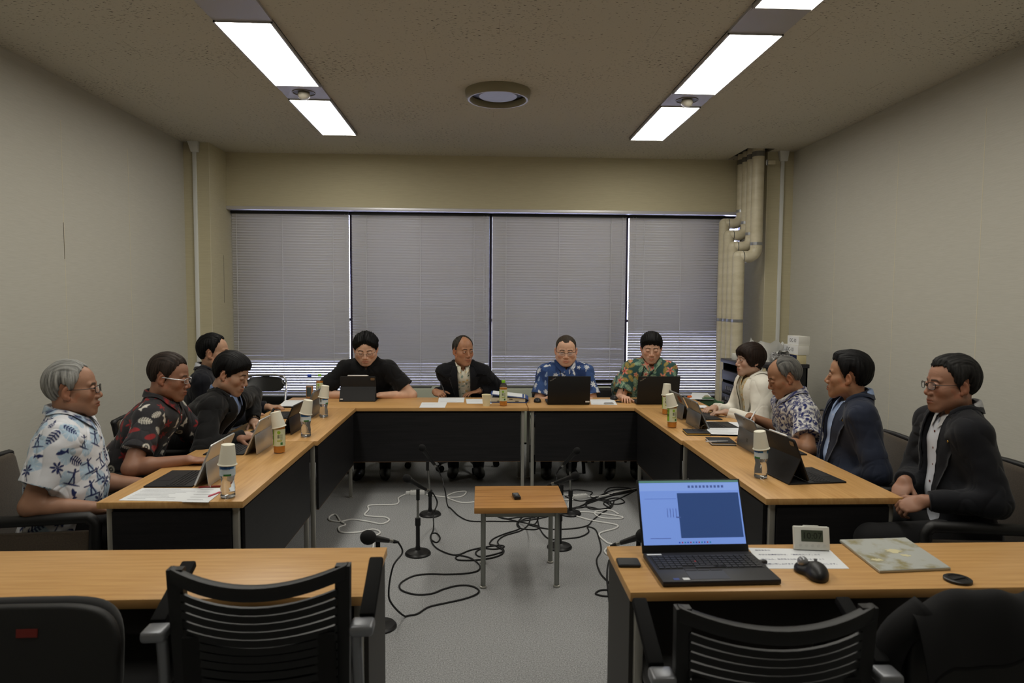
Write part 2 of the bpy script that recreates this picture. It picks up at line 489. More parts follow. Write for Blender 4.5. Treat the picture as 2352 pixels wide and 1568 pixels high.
# ------------------------------------------------------------------ insulated pipes
pm = mat('pipe_lagging', (212, 202, 174), .34, spec=.5)
add_noise(pm, (206, 196, 168), (220, 211, 186), (6, 6, 18), 1.0, 2.0, .3, .7, bump=.5, bscale=(3, 3, 30))
bandm = mat('pipe_band', (170, 172, 176), .3, .9)
for k, (y, ue, uv, xl) in enumerate(((7.00, 1733, 590, 2.665), (7.15, 1717, 567, 2.66), (7.285, 1708, 541, 2.66), (7.42, 1697, 514, 2.655))):
    xu = 2.845; ze = at_y(ue, uv, y).z; R = .061 if k == 0 else .056
    r = empty('insulated_pipe', (xu, y, 0), 0, '%s beige insulated pipe bending beside the right pillar' % ('nearest', 'second', 'third', 'farthest')[k], 'pipe', 'insulated pipes in the far right corner')
    MB().cyl((0, 0, ze + .09), (0, 0, ZC + .3), R, n=24).build('upper_run', pm, r, smooth=True)
    el = [(.0, 0, ze + .10)] + [(-.09 + .09*math.cos(t), 0, ze + .09 - .09*math.sin(t)) for t in np.linspace(0, PI/2, 8)] + [(xl - xu, 0, ze)]
    MB().tube(el, R, 22).build('elbow', pm, r, smooth='all')
    MB().sphere((xl - xu, 0, ze), R*1.0, 22, 14).build('turn', pm, r, smooth='all')
    MB().cyl((xl - xu, 0, 0), (xl - xu, 0, ze), R, n=24).build('lower_run', pm, r, smooth=True)
    MB().cyl((0, 0, ze + .12), (0, 0, ze + .15), R + .0025, n=24).build('band', bandm, r, smooth=True)
    MB().cyl((xl - xu, 0, 1.33), (xl - xu, 0, 1.36), R + .0025, n=24).build('band', bandm, r, smooth=True)
    MB().cyl((xl - xu + .035, 0, ze), (xl - xu + .042, 0, ze), R + .003, n=24).build('band', bandm, r, smooth=True)
    MB().cyl((0, 0, ZC - .07), (0, 0, ZC - .02), R + .002, n=24).build('collar', mat('pipe_collar', (110, 106, 100), .6), r, smooth=True)
r = empty('pipe_clamp', (2.91, 6.98, 2.97), 0, 'small beige clamp bracket beside the top of the pipes', 'bracket')
MB().box((.05, 0, 0), (.10, .03, .04)).build('arm', pm, r, bevel=.004)
MB().cyl((.012, -.01, -.03), (.012, -.01, .025), .012, n=12).build('bolt', bandm, r, smooth=True)

# ------------------------------------------------------------------ fan coil unit under the windows
fc = mat('fan_coil', (178, 182, 164), .5)
r = empty('fan_coil_unit', (.25, 7.36, 0), 0, 'long pale green fan coil heater under the middle windows', 'heater')
MB().bb((-1.30, -.13, .02), (1.165, .13, .60)).build('casing', fc, r, bevel=.006)
for k in range(4):
    MB().bb((-1.22 + k*.6, -.08, .598), (-.78 + k*.6, .06, .604)).build('outlet_grille', mat('grille_dark', (60, 60, 54), .6), r)
MB().box((1.01, -.131, .545), (.12, .004, .022)).build('handle_slot', mat('slot_dark', (40, 32, 24), .6), r, bevel=.001)

# ================================================================== tables
def wood(name, along, c1=(190, 143, 87), c2=(210, 166, 108), rough=.38):
    m = mat(name, (205, 158, 100), rough, spec=.4)
    s = (4, 70, 30) if along == 'x' else (70, 4, 30)
    add_noise(m, c1, c2, s, 1.0, 4.0, .3, .72, bump=.04)
    return m
wood_y = wood('beech_laminate_lengthwise', 'y'); wood_x = wood('beech_laminate_crosswise', 'x')
chrome = mat('leg_steel', (176, 174, 166), .40, .55)
edgem = mat('panel_edge', (92, 66, 40), .6)
panelm = mat('panel_black', (26, 26, 28), .5, spec=.35)
add_noise(panelm, (22, 22, 24), (32, 31, 33), (3, 3, 60), 1.0, 3.0, .3, .7)
panelg = mat('panel_grey', (52, 50, 47), .6)
TH = .70
def table(label, x0, x1, y0, y1, panels, along, group='beech meeting tables', li=.040, le=.036):
    r = empty('meeting_table', ((x0 + x1)/2, (y0 + y1)/2, 0), 0, label, 'table', group)
    w_, d_ = x1 - x0, y1 - y0
    MB().box((0, 0, TH - .014), (w_, d_, .028)).build('table_top', wood_y if along == 'y' else wood_x, r, bevel=.0018)
    ix, iy = (li, le) if along == 'y' else (le, li)
    for sx in (-1, 1):
        for sy in (-1, 1):
            m = MB().box((sx*(w_/2 - ix), sy*(d_/2 - iy), (TH - .03)/2 + .006), (.026, .026, TH - .042))
            lg = m.build('leg', chrome, r, bevel=.004)
            MB().cyl((sx*(w_/2 - ix), sy*(d_/2 - iy), 0), (sx*(w_/2 - ix), sy*(d_/2 - iy), .009), .019, n=14).build('foot', chrome, lg)
    m = MB()
    for s in (-1, 1):
        m.box((s*(w_/2 - ix - .0), 0, TH - .045), (.022, d_ - 2*iy - .03, .03)); m.box((0, s*(d_/2 - iy), TH - .045), (w_ - 2*ix - .03, .022, .03))
    m.build('under_frame', panelm, r)
    for side, zlo in panels:
        t = .014
        if side in ('left', 'right'):
            s = -1 if side == 'left' else 1; c = (s*(w_/2 - .018), 0); dm_ = (t, d_ - .112)
        else:
            s = -1 if side == 'near' else 1; c = (0, s*(d_/2 - .018)); dm_ = (w_ - .112, t)
        h = TH - .043 - zlo
        p = MB().box((c[0], c[1], zlo + h/2), (dm_[0], dm_[1], h)).build('modesty_panel', panelm, r)
        MB().box((c[0], c[1], zlo - .002), (dm_[0], dm_[1], .004)).build('edge_strip', edgem, p)
    return r
table('near left meeting table in front of the man in the white patterned shirt', -1.592, -.994, 2.86, 4.076, [('right', .27), ('near', .27)], 'y')
table('far left meeting table holding two water bottles with cups', -1.592, -.972, 4.082, 5.335, [('right', .27)], 'y')
table('far meeting table on the left of the middle seam, with writing papers', -1.614, .371, 5.338, 5.90, [('near', .27)], 'x')
table('far meeting table on the right of the middle seam, with two black laptops', .377, 1.845, 5.336, 5.90, [('near', .27)], 'x')
table('far right meeting table with tea bottles and tablets', 1.222, 1.836, 4.066, 5.333, [('left', .27)], 'y')
table('near right meeting table with a black tablet folio', 1.232, 1.841, 2.845, 4.060, [('left', .27), ('near', .27)], 'y')
def desk(label, x0, x1, y0, y1, endside):
    r = empty('front_desk', ((x0 + x1)/2, (y0 + y1)/2, 0), 0, label, 'desk', 'front desks')
    w_, d_ = x1 - x0, y1 - y0
    MB().box((0, 0, TH - .014), (w_, d_, .028)).build('desk_top', wood_x, r, bevel=.0018)
    for sx in (-1, 1):
        for sy in (-1, 1):
            lg = MB().box((sx*(w_/2 - .032), sy*(d_/2 - .03), TH/2 - .012), (.026, .026, TH - .03)).build('leg', chrome, r, bevel=.004)
            MB().cyl((sx*(w_/2 - .032), sy*(d_/2 - .03), 0), (sx*(w_/2 - .032), sy*(d_/2 - .03), .008), .019, n=14).build('foot', chrome, lg)
    MB().box((0, d_/2 - .03, .40), (w_ - .10, .014, .50)).build('modesty_panel', mat('panel_brown', (34, 24, 17), .55), r)
    s = 1 if endside == 'right' else -1
    MB().box((s*(w_/2 - .012), .01, .36), (.012, d_ - .05, .61)).build('end_panel', panelg, r)
    MB().box((0, 0, TH - .045), (w_ - .12, d_ - .12, .02)).build('under_frame', panelm, r)
    return r
desk('bare beech desk at the front left with chairs drawn up', -2.12, -.319, 1.922, 2.312, 'right')
desk('beech desk at the front right carrying the open laptop', .438, 2.24, 1.925, 2.300, 'left')

# small side table
st = empty('small_table', (.215, 3.765, 0), 0, 'small brown square table with steel legs in the middle of the floor', 'table')
wood_s = mat('small_table_wood', (176, 118, 62), .4, spec=.4)
add_noise(wood_s, (162, 112, 58), (188, 138, 80), (3, 45, 30), 1.0, 4.0, .3, .7)
MB().box((0, 0, .434), (.495, .425, .032)).build('table_top', wood_s, st, bevel=.003)
for k in range(3): MB().box((0, -.12 + k*.12, .4502), (.485, .0012, .0006)).build('plank_groove', mat('groove', (120, 78, 38), .6), st)
apron = mat('apron_steel', (140, 142, 134), .45, .5)
for s in (-1, 1):
    MB().box((0, s*.168, .402), (.40, .004, .030)).build('apron', apron, st); MB().box((s*.198, 0, .402), (.004, .34, .030)).build('apron', apron, st)
for sx in (-1, 1):
    for sy in (-1, 1):
        lg = MB().cyl((sx*.199, sy*.170, .014), (sx*.199, sy*.170, .42), .0135, n=16).build('leg', mat('small_leg_steel', (142, 144, 138), .4, .7), st, smooth=True)
        MB().lathe([(.008, .014), (.018, .010), (.019, .003), (.015, 0)], 16, (sx*.199, sy*.170, 0)).build('foot', chrome, lg, smooth=True)
rec = empty('voice_recorder', (.20, 3.735, .450), .12, 'small black voice recorder lying on the small brown table', 'recorder')
blk = mat('black_plastic', (22, 22, 24), .4); blkr = mat('black_rubber', (20, 20, 21), .75)
MB().box((0, 0, .009), (.036, .085, .017)).build('body', blk, rec, bevel=.003)
MB().box((0, .018, .0178), (.028, .03, .001)).build('screen', mat('recorder_screen', (92, 94, 96), .25), rec)
for s in (-1, 1): MB().sphere((s*.010, .043, .011), .005, 10, 6).build('microphone', chrome, rec, smooth='all')
MB().lathe([(.009, .0176), (.009, .019)], 14, (0, -.012, 0)).build('button', mat('button_grey', (120, 120, 120), .4), rec)

# ================================================================== chairs
brownf = mat('brown_fabric', (64, 54, 42), .95, sheen=.2); add_noise(brownf, (58, 48, 37), (72, 61, 48), (160, 160, 160), 1.0, 2.0, .3, .7, bump=.3)
blackf = mat('black_fabric', (16, 16, 17), .9, sheen=.15)
trimk = mat('black_trim', (12, 12, 13), .5)
def build_armchair():
    r = empty('armchair', (0, 0, 0))           # faces local +x
    MB().box((.02, 0, .40), (.50, .46, .10)).build('seat', brownf, r, bevel=.03, seg=3)
    tilt = rotm(0, -.20, 0)
    bk = MB().box((-.262, 0, .585), (.060, .485, .45), tilt).build('backrest', brownf, r, bevel=.028, seg=3)
    path = [(0, -.245, -.20), (0, -.245, .17), (0, -.20, .222), (0, .20, .222), (0, .245, .17), (0, .245, -.20)]
    pts = [Vector((-.268, 0, .585)) + tilt @ Vector(p) for p in spline(path, 6)]
    MB().tube(pts, .017, 8).build('piping', trimk, bk, smooth='all')
    for s in (-1, 1):
        a = MB().box((.015, s*.268, .37), (.50, .026, .40)).build('arm_panel', brownf, r, bevel=.01)
        ring = [(-.255, s*.268, .05), (-.255, s*.268, .585), (-.225, s*.268, .615), (.26, s*.268, .625), (.285, s*.268, .595), (.245, s*.268, .05)]
        pts = []
        for i in range(len(ring) - 1):
            p, q = Vector(ring[i]), Vector(ring[i + 1])
            pts += [p.lerp(q, t) for t in (0, .33, .66)]
        pts.append(Vector(ring[-1]))
        MB().tube(pts, .024, 10).build('arm_frame', trimk, a, smooth='all')
        MB().box((-.01, s*.268, .04), (.52, .04, .03)).build('runner', trimk, r, bevel=.006)
        for q in (-.24, .22): MB().cyl((q, s*.268, 0), (q, s*.268, .03), .02, n=12).build('foot', trimk, r)
    MB().box((0, 0, .33), (.44, .50, .04)).build('seat_frame', trimk, r)
    return r
ac0 = build_armchair(); ac_used = [False]
def armchair(x, y, rz, label):
    o = ac0 if not ac_used[0] else copy_tree(ac0); ac_used[0] = True
    o.location = (x, y, 0); o.rotation_euler = (0, 0, rz)
    return tag(o, label, 'chair', 'brown armchairs along the side tables')
armchair(-1.93, 3.14, .10, 'brown armchair under the man in the white patterned shirt')
armchair(-1.93, 3.84, .05, 'brown armchair under the man in the dark red patterned shirt')
armchair(-1.90, 4.42, .05, 'brown armchair under the man in the black jacket with checked shirt')
armchair(-1.96, 5.04, .0, 'brown armchair under the man half hidden on the far left')
armchair(2.10, 5.06, PI, 'brown armchair under the woman in the white jacket')
armchair(2.02, 4.32, PI - .05, 'brown armchair under the man in the blue and white floral shirt')
armchair(2.00, 3.60, PI - .10, 'brown armchair under the man in the navy blazer')
armchair(2.15, 2.93, PI - .10, 'brown armchair under the bespectacled man at the right end')

def office_chair(x, y, rz, label, base=True):
    r = empty('office_chair', (x, y, 0), rz, label, 'chair')        # faces local +x
    MB().box((0, 0, .44), (.46, .46, .07)).build('seat', blackf, r, bevel=.03, seg=3)
    MB().box((-.25, 0, .57), (.05, .42, .26), rotm(0, -.12, 0)).build('backrest', blackf, r, bevel=.02, seg=3)
    MB().box((-.24, 0, .47), (.03, .08, .16)).build('back_stem', trimk, r)
    if base:
        MB().cyl((0, 0, .08), (0, 0, .42), .024, n=14).build('gas_column', trimk, r, smooth=True)
        grey = mat('base_metal', (110, 110, 112), .3, .8)
        for k in range(5):
            t = 2*PI*k/5 + .35
            d = Vector((math.cos(t), math.sin(t), 0))
            MB().tube([d*.02 + Vector((0, 0, .115)), d*.15 + Vector((0, 0, .10)), d*.285 + Vector((0, 0, .075))], [.022, .018, .013], 8).build('base_arm', grey, r, smooth='all')
            cs = MB().cyl(d*.285 + Vector((0, 0, .05)), d*.285 + Vector((0, 0, .085)), .010, n=10).build('caster', trimk, r)
            n = Vector((-d.y, d.x, 0))
            for s in (-1, 1):
                MB().cyl(d*.285 + n*(s*.008) + Vector((0, 0, .03)), d*.285 + n*(s*.026) + Vector((0, 0, .03)), .030, n=18).build('wheel', blkr, cs, smooth=True)
    else:
        for sx in (-.2, .2):
            for sy in (-.21, .21):
                lg = MB().cyl((sx*1.1, sy*1.08, .0), (sx, sy, .42), .012, n=12).build('leg', chrome, r, smooth=True)
                MB().cyl((sx*1.1, sy*1.08, 0), (sx*1.045, sy*1.03, .17), .0165, n=12).build('sleeve', trimk, lg, smooth=True)
    return r
office_chair(-.95, 6.22, -PI/2, 'black office chair on casters under the man in the black polo')
office_chair(-.14, 6.26, -PI/2, 'black office chair on casters under the writing man in the dark jacket')
office_chair(.70, 6.22, -PI/2, 'black four-legged chair under the man in the blue shirt', False)
office_chair(1.30, 6.20, -PI/2, 'black four-legged chair under the man in the green floral shirt', False)

# spare slatted chair beside the man in green
r = empty('slatted_chair', (1.20, 6.60, 0), -PI/2, 'black slat-back chair standing empty behind the far right table', 'chair')
MB().box((0, 0, .43), (.42, .42, .04)).build('seat', blackf, r, bevel=.015)
m = MB(); m.box((-.21, -.20, .56), (.025, .03, .38)); m.box((-.21, .20, .56), (.025, .03, .38)); m.box((-.21, 0, .735), (.025, .40, .035)); m.build('back_frame', trimk, r, bevel=.005)
for k in range(6): MB().box((-.21, 0, .52 + k*.034), (.012, .37, .014)).build('slat', trimk, r)
for sx in (-.19, .19):
    for sy in (-.19, .19): MB().cyl((sx, sy, 0), (sx, sy, .42), .012, n=10).build('leg', trimk, r)

# steel folding chair by the window
r = empty('folding_chair', (-2.18, 6.86, 0), PI*1.5 + .1, 'black folding chair with chrome tube frame standing empty by the window', 'chair')
chr2 = mat('chrome_tube', (205, 205, 208), .12, 1.0); vinyl = mat('black_vinyl', (18, 18, 19), .32, spec=.6)
fr = [(.26, -.215, .01), (.0, -.215, .44), (-.13, -.215, .64), (-.155, -.20, .735), (-.165, -.13, .765), (-.168, 0, .768), (-.165, .13, .765), (-.155, .20, .735), (-.13, .215, .64), (.0, .215, .44), (.26, .215, .01)]
MB().tube(spline(fr, 5), .0115, 10).build('back_frame', chr2, r, smooth='all')
for s in (-1, 1):
    MB().tube([(-.25, s*.195, .01), (-.02, s*.195, .36), (.12, s*.195, .42)], .011, 10).build('leg', chr2, r, smooth='all')
MB().cyl((.225, -.215, .07), (.225, .215, .07), .009, n=10).build('stretcher', chr2, r); MB().cyl((-.22, -.195, .055), (-.22, .195, .055), .009, n=10).build('stretcher', chr2, r)
def pad(u, v):
    y = (u - .5)*.40; e = math.sqrt(max(0, 1 - (abs(2*u - 1))**3.2))
    z = .672 + (v - .5)*.15*e + .006*math.cos(PI*(u - .5)); x = -.150 - .028*math.cos(PI*(u - .5)) + .04*(.5 - v)
    return Vector((x, y, z))
m = MB(); m.grid(lambda u, v: pad(u, v) + Vector((.010, 0, 0)), 20, 8); m.grid(lambda u, v: pad(1 - u, v) - Vector((.008, 0, 0)), 20, 8)
m.build('backrest', vinyl, r, smooth='all')
MB().prism(rrect(.38, .39, .07), .415, .45).build('seat', vinyl, r, bevel=.01)
MB().cyl((-.17, -.21, .405), (-.17, .21, .405), .008, n=10).build('seat_rail', chr2, r)
# small dark stand by the folding chair
r = empty('charger_stand', (-2.42, 7.10, 0), .3, 'slim black charging stand behind the folding chair', 'stand')
MB().box((0, 0, .25), (.05, .10, .50)).build('body', blk, r, bevel=.008)
MB().box((.0, -.051, .40), (.012, .003, .08)).build('label', mat('sticker_grey', (150, 150, 158), .5), r)

# -------------------------------------------------- foreground chairs
silver = mat('silver_plastic', (128, 130, 135), .38, .45)
def mesh_chair(x, y, rz, label, ztop, wd, armup, az):
    r = empty('mesh_back_chair', (x, y, 0), rz, label, 'chair')      # faces local +y, back at the origin
    def back(u, z, off=0.0):
        xx = (u - .5)*wd*(1.0 - .10*(ztop - z)); b = (2*u - 1)
        return Vector((xx, -.035 + .055*b*b - off + .18*(z - ztop)*-.35, z))
    fz = lambda u: ztop - .034*(1 - (2*u - 1)**2)
    # frame: top rail and two stiles
    m = MB()
    top = [back(i/16, fz(i/16)) for i in range(17)]
    vs = []; fs = []
    for i, p in enumerate(top):
        vs += [p + Vector((0, -.014, .014)), p + Vector((0, .014, .014)), p + Vector((0, .014, -.022)), p + Vector((0, -.014, -.022))]
    for i in range(16):
        for k in range(4): fs.append((4*i + k, 4*i + (k + 1) % 4, 4*i + 4 + (k + 1) % 4, 4*i + 4 + k))
    fs += [(3, 2, 1, 0), (64, 65, 66, 67)]
    m.add(vs, fs); m.build('top_rail', trimk, r, smooth=True, bevel=.004)
    for s in (0, 1):
        m = MB(); vs = []; fs = []; N = 10
        for i in range(N + 1):
            z = ztop + .010 - (ztop - .42)*i/N; p = back(s, z); q = (.022 if s == 0 else -.022)
            vs += [p + Vector((-q*.3, -.015, 0)), p + Vector((q*1.4, -.012, 0)), p + Vector((q*1.4, .012, 0)), p + Vector((-q*.3, .015, 0))]
        for i in range(N):
            for k in range(4): fs.append((4*i + k, 4*i + 4 + k, 4*i + 4 + (k + 1) % 4, 4*i + (k + 1) % 4) if s == 0 else (4*i + k, 4*i + (k + 1) % 4, 4*i + 4 + (k + 1) % 4, 4*i + 4 + k))
        fs += [(0, 1, 2, 3), (4*N + 3, 4*N + 2, 4*N + 1, 4*N)]
        m.add(vs, fs); m.build('stile', trimk, r, smooth=True)
    slm = mat('chair_slat', (14, 15, 16), .40, spec=.45)
    nsl = 15
    for k in range(nsl):
        z0 = ztop - .052 - k*.0245
        m = MB(); vs = []; fs = []; N = 12
        for i in range(N + 1):
            u = .055 + .89*i/N; zz = z0 - .032*(1 - (2*u - 1)**2)*max(.15, 1 - k/9.0)
            p = back(u, zz)
            vs += [p + Vector((0, -.004, .0085)), p + Vector((0, .004, .0095)), p + Vector((0, .004, -.0065)), p + Vector((0, -.004, -.0095))]
        for i in range(N):
            for q in range(4): fs.append((4*i + q, 4*i + (q + 1) % 4, 4*i + 4 + (q + 1) % 4, 4*i + 4 + q))
        fs += [(3, 2, 1, 0), (4*N, 4*N + 1, 4*N + 2, 4*N + 3)]
        m.add(vs, fs); m.build('slat', slm, r, smooth=True)
    MB().box((0, .012, ztop - .33), (wd*.86, .010, .34), rotm(.06, 0, 0)).build('mesh_backing', mat('chair_mesh', (12, 12, 13), .8), r)
    MB().box((0, .24, .44), (wd, .44, .07)).build('seat', blackf, r, bevel=.03, seg=3)
    for s in (-1, 1):
        ax = s*(wd/2 + .022)
        m = MB().tube(spline([(ax - s*.03, .20, .40), (ax, .05, .47), (ax, .015, az - .06), (ax, .01, az - .015)], 4), .014, 8)
        post = m.build('arm_post', silver, r, smooth='all')
        MB().box((ax + s*.014, .012, az), (.060, .06, .030), rotm(0, 0, 0)).build('arm_bracket', silver, post, bevel=.010, seg=3)
        tip = rotm(armup, 0, 0)
        MB().box(Vector((ax + s*.022, .05, az + .015)) + tip @ Vector((0, .10, 0)), (.040, .22, .022), tip).build('arm_pad', mat('pad_black', (9, 9, 10), .8, spec=.2), r, bevel=.006)
    MB().cyl((0, .24, .08), (0, .24, .42), .026, n=14).build('gas_column', trimk, r)
    for k in range(5):
        t = 2*PI*k/5 + .3; d = Vector((math.cos(t), math.sin(t), 0)); o = Vector((0, .24, 0))
        MB().tube([o + Vector((0, 0, .10)), o + d*.27 + Vector((0, 0, .07))], [.024, .014], 8).build('base_arm', trimk, r, smooth='all')
        MB().cyl(o + d*.27 + Vector((-d.y*-.02, d.x*-.02, .03)), o + d*.27 + Vector((-d.y*.02, d.x*.02, .03)), .03, n=14).build('caster', blkr, r)
    return r
mesh_chair(-.553, 1.69, .03, 'black slat-back chair with silver arm brackets pushed up to the left desk', .866, .435, .34, .715)
mesh_chair(.712, 1.555, -.02, 'black slat-back chair in front of the open laptop', .806, .475, .34, .645)
def plain_chair(x, y, rz, label, ztop, wd, red):
    r = empty('upholstered_chair', (x, y, 0), rz, label, 'chair')
    gm = mat('chair_shell_grey', (27, 27, 27), .6)
    poly = []
    for i in range(25):
        t = PI*i/24; e = 5.0
        poly.append((wd/2*math.copysign(abs(math.cos(t))**(2/e), math.cos(t)), .21*abs(math.sin(t))**(2/e)))
    poly = [(wd/2*.92, -.22)] + poly + [(-wd/2*.92, -.22)]
    m4 = Matrix.Translation((0, 0, ztop - .21)) @ Matrix.Rotation(-.12, 4, 'X') @ Matrix(((1, 0, 0, 0), (0, 0, -1, 0), (0, 1, 0, 0), (0, 0, 0, 1)))
    MB().prism(poly, -.012, .018, m4).build('back_shell', gm, r, bevel=.010, seg=3)
    MB().prism([(p[0]*.95, p[1]*.97 + .012) for p in poly], -.060, -.012, m4).build('back_cushion', blackf, r, bevel=.018, seg=3)
    MB().box((0, .28, .44), (wd*.98, .46, .08)).build('seat', blackf, r, bevel=.03, seg=3)
    MB().box((0, .05, .46), (.09, .16, .03), rotm(.3, 0, 0)).build('back_stem', trimk, r)
    MB().cyl((0, .27, .08), (0, .27, .42), .026, n=14).build('gas_column', trimk, r)
    for k in range(5):
        t = 2*PI*k/5 + .3; d = Vector((math.cos(t), math.sin(t), 0)); o = Vector((0, .27, 0))
        MB().tube([o + Vector((0, 0, .10)), o + d*.27 + Vector((0, 0, .07))], [.024, .014], 8).build('base_arm', trimk, r, smooth='all')
        MB().cyl(o + d*.27 + Vector((d.y*.02, -d.x*.02, .03)), o + d*.27 + Vector((-d.y*.02, d.x*.02, .03)), .03, n=14).build('caster', blkr, r)
    if red:
        q = m4 @ Vector((red, .145, .0195))
        MB().box(q, (.050, .002, .020), rotm(-.12, 0, 0)).build('maker_tag', mat('tag_red', (120, 34, 26), .6), r)
    return r
plain_chair(-1.145, 1.68, .02, 'dark grey upholstered chair with a red tag at the left desk', .790, .50, .035)
plain_chair(1.315, 1.60, 0, 'dark upholstered chair under the draped black coat at the right desk', .755, .50, None)
coat = empty('draped_coat', (1.32, 1.60, .75), 0, 'black coat draped over the chair at the bottom right', 'coat')
coatm = mat('coat_black', (13, 13, 15), .9)
def coat_f(u, v, o=0.0):
    x = -.25 + .60*u; s_ = 2*v - 1
    crest = .070 + .018*math.sin(2.6*u + .2) - .05*max(0, .12 - u)/.12
    hang = (.115 + .035*math.sin(4.5*u + .8)) if s_ < 0 else .10
    z = crest - hang*abs(s_)**1.35 + .007*math.sin(19*u + 5*v) + .005*math.sin(33*u - 8*v)
    y = .075*math.copysign(abs(s_)**.6, s_) + .010*math.sin(9*u + 2*v)
    return Vector((x, y, z + o))
m = MB(); m.grid(lambda u, v: coat_f(u, v), 36, 24); m.grid(lambda u, v: coat_f(1 - u, v, -.010), 36, 24)
m.build('shell', coatm, coat, smooth='all')
MB().tube(spline([(-.20, .02, .03), (-.27, .03, -.04), (-.29, .05, -.16), (-.27, .06, -.28)], 5), [.04]*16, 10).build('sleeve', coatm, coat, smooth='all')

# ================================================================== microphones on stands
micblk = mat('mic_black', (22, 22, 23), .45); micfoam = mat('mic_foam', (18, 18, 19), .95); pole = mat('stand_chrome', (150, 150, 146), .25, .9)
def mic_stand(bx, by, zs, zc, cx, cz, head, tail, label, foam=False):
    r = empty('microphone_stand', (bx, by, 0), 0, label + ' floor stand with round black base', 'microphone stand', 'microphone stands on the floor')
    MB().lathe([(.078, 0), (.078, .008), (.070, .017), (.030, .022), (.016, .028), (.014, .05)], 36).build('base', blk, r, smooth=True)
    MB().cyl((0, 0, .03), (cx*.5 if zs < .1 else 0, 0, zs), .0125, n=14).build('lower_tube', blk, r, smooth=True)
    MB().cyl((0, 0, zs - .03), (0, 0, zs + .015), .0165, n=14).build('clutch', blkr, r, smooth=True)
    MB().cyl((0, 0, zs), (cx - bx, 0, zc - .03), .0078, n=12).build('upper_rod', pole, r, smooth=True)
    MB().cyl((cx - bx, 0, zc - .07), (cx - bx, 0, zc - .005), .011, n=12).build('clip', blkr, r, smooth=True)
    h, t = Vector(head), Vector(tail); d = (h - t).normalized(); L = (h - t).length
    mi = empty('microphone', (cx, by, zc), 0, label + ' black handheld microphone', 'microphone', 'microphones on stands')
    o = Vector((cx, by, zc)); q = d.to_track_quat('Z', 'Y').to_matrix().to_4x4(); T = Matrix.Translation(t - o) @ q
    MB().lathe([(.0105, 0), (.012, .02), (.0155, L - .055), (.018, L - .045)], 18).xf(T).build('handle', micblk, mi, smooth=True)
    R = .034 if foam else .025
    MB().sphere((0, 0, L - .022), (R, R, R*1.15), 20, 12).xf(T).build('windscreen' if foam else 'grille', micfoam, mi, smooth='all')
    MB().lathe([(.019, L - .05), (.0205, L - .045), (.0205, L - .04), (.019, L - .036)], 18).xf(T).build('collar', micblk, mi, smooth=True)
    MB().lathe([(.0095, 0), (.0095, -.022)], 14).xf(T).build('plug_sleeve', pole, mi, smooth=True)
    MB().lathe([(.009, -.022), (.009, -.035), (.005, -.058)], 12).xf(T).build('cable_boot', blkr, mi, smooth=True)
    return t - d*.056
e1 = mic_stand(-.361, 4.853, .166, .395, -.379, .38, (-.424, 4.80, .515), (-.330, 4.86, .365), 'far left')
e2 = mic_stand(-.379, 4.094, .208, .405, -.378, .40, (-.455, 4.04, .492), (-.330, 4.11, .395), 'middle left')
e3 = mic_stand(-.472, 3.166, .20, .430, -.480, .43, (-.532, 3.10, .460), (-.432, 3.18, .412), 'near left', True)
e4 = mic_stand(.653, 4.846, .161, .385, .646, .38, (.700, 4.79, .490), (.600, 4.86, .360), 'far right')
e5 = mic_stand(.497, 4.179, .200, .405, .507, .40, (.600, 4.12, .478), (.465, 4.20, .405), 'middle right')
e6 = mic_stand(.742, 3.123, .20, .430, .745, .43, (.775, 3.07, .470), (.665, 3.14, .405), 'near right', True)

# ================================================================== cables and power strips
cabk = mat('cable_black', (20, 20, 22), .55); cabw = mat('cable_white', (222, 222, 220), .5)
def floor_pts(crop, r):
    return [at_z(720 + a/2.94, 980 + b/2.94, r) for a, b in crop]
def cable(label, pts, white=False, r=.0047, air=None, group=None, extra=None):
    P = floor_pts(pts, r)
    if air: P = [Vector(p) for p in air] + P
    if extra: P += [Vector(p) for p in extra]
    S_ = spline(P, 7)
    for q in S_: q.z = max(q.z, r)
    o = MB().tube(S_, r if not white else r*1.3, 6).build('extension_cable' if white else 'microphone_cable', cabw if white else cabk, smooth='all')
    tag(o, label, 'cable', group or ('white power cords on the carpet' if white else 'black cables on the carpet'))
cable('black cable from the near left microphone snaking in wide curves over the carpet', [(620, 1280), (700, 1262), (780, 1215), (900, 1187), (1020, 1160), (1100, 1130), (1115, 1100), (1060, 1073), (970, 1072), (880, 1095), (800, 1125), (700, 1132), (610, 1110), (580, 1080), (600, 1045), (680, 1005), (780, 993), (900, 995), (1020, 990), (1100, 975), (1125, 950), (1110, 920), (1060, 885), (990, 868), (960, 880), (980, 898), (1080, 900), (1200, 885), (1270, 860), (1285, 830), (1255, 800), (1245, 770), (1290, 735), (1400, 700), (1450, 660), (1465, 610)],
      air=[e3, e3 + Vector((.02, .0, -.05)), at_y(903, 1300, 3.16), at_y(893, 1355, 3.16), at_y(899, 1385, 3.18)])
cable('black cable from the middle left microphone with a small loop', [(808, 700), (790, 750), (830, 780), (855, 750), (830, 718), (795, 725), (800, 780), (850, 830), (960, 865), (1060, 832), (1190, 806), (1270, 800), (1285, 812), (1220, 825), (1140, 820), (1095, 850), (1130, 876), (1230, 858), (1280, 835), (1225, 800), (1190, 790), (1215, 755), (1290, 722), (1390, 687), (1380, 650), (1430, 620), (1500, 612)],
      air=[e2, e2 + Vector((.025, .01, -.06)), at_y(996, 1180, 4.12), (at_z(996, 1214, .004) + Vector((0, 0, .03)))])
cable('black cable from the far left microphone running across under the small table', [(910, 540), (980, 600), (1060, 635), (1200, 637), (1380, 637), (1500, 622), (1590, 602), (1700, 560), (1800, 535), (1950, 485), (2100, 440), (2190, 418)],
      air=[e1, e1 + Vector((.02, 0, -.05)), at_y(1016, 1100, 4.86), at_y(1023, 1130, 4.80)])
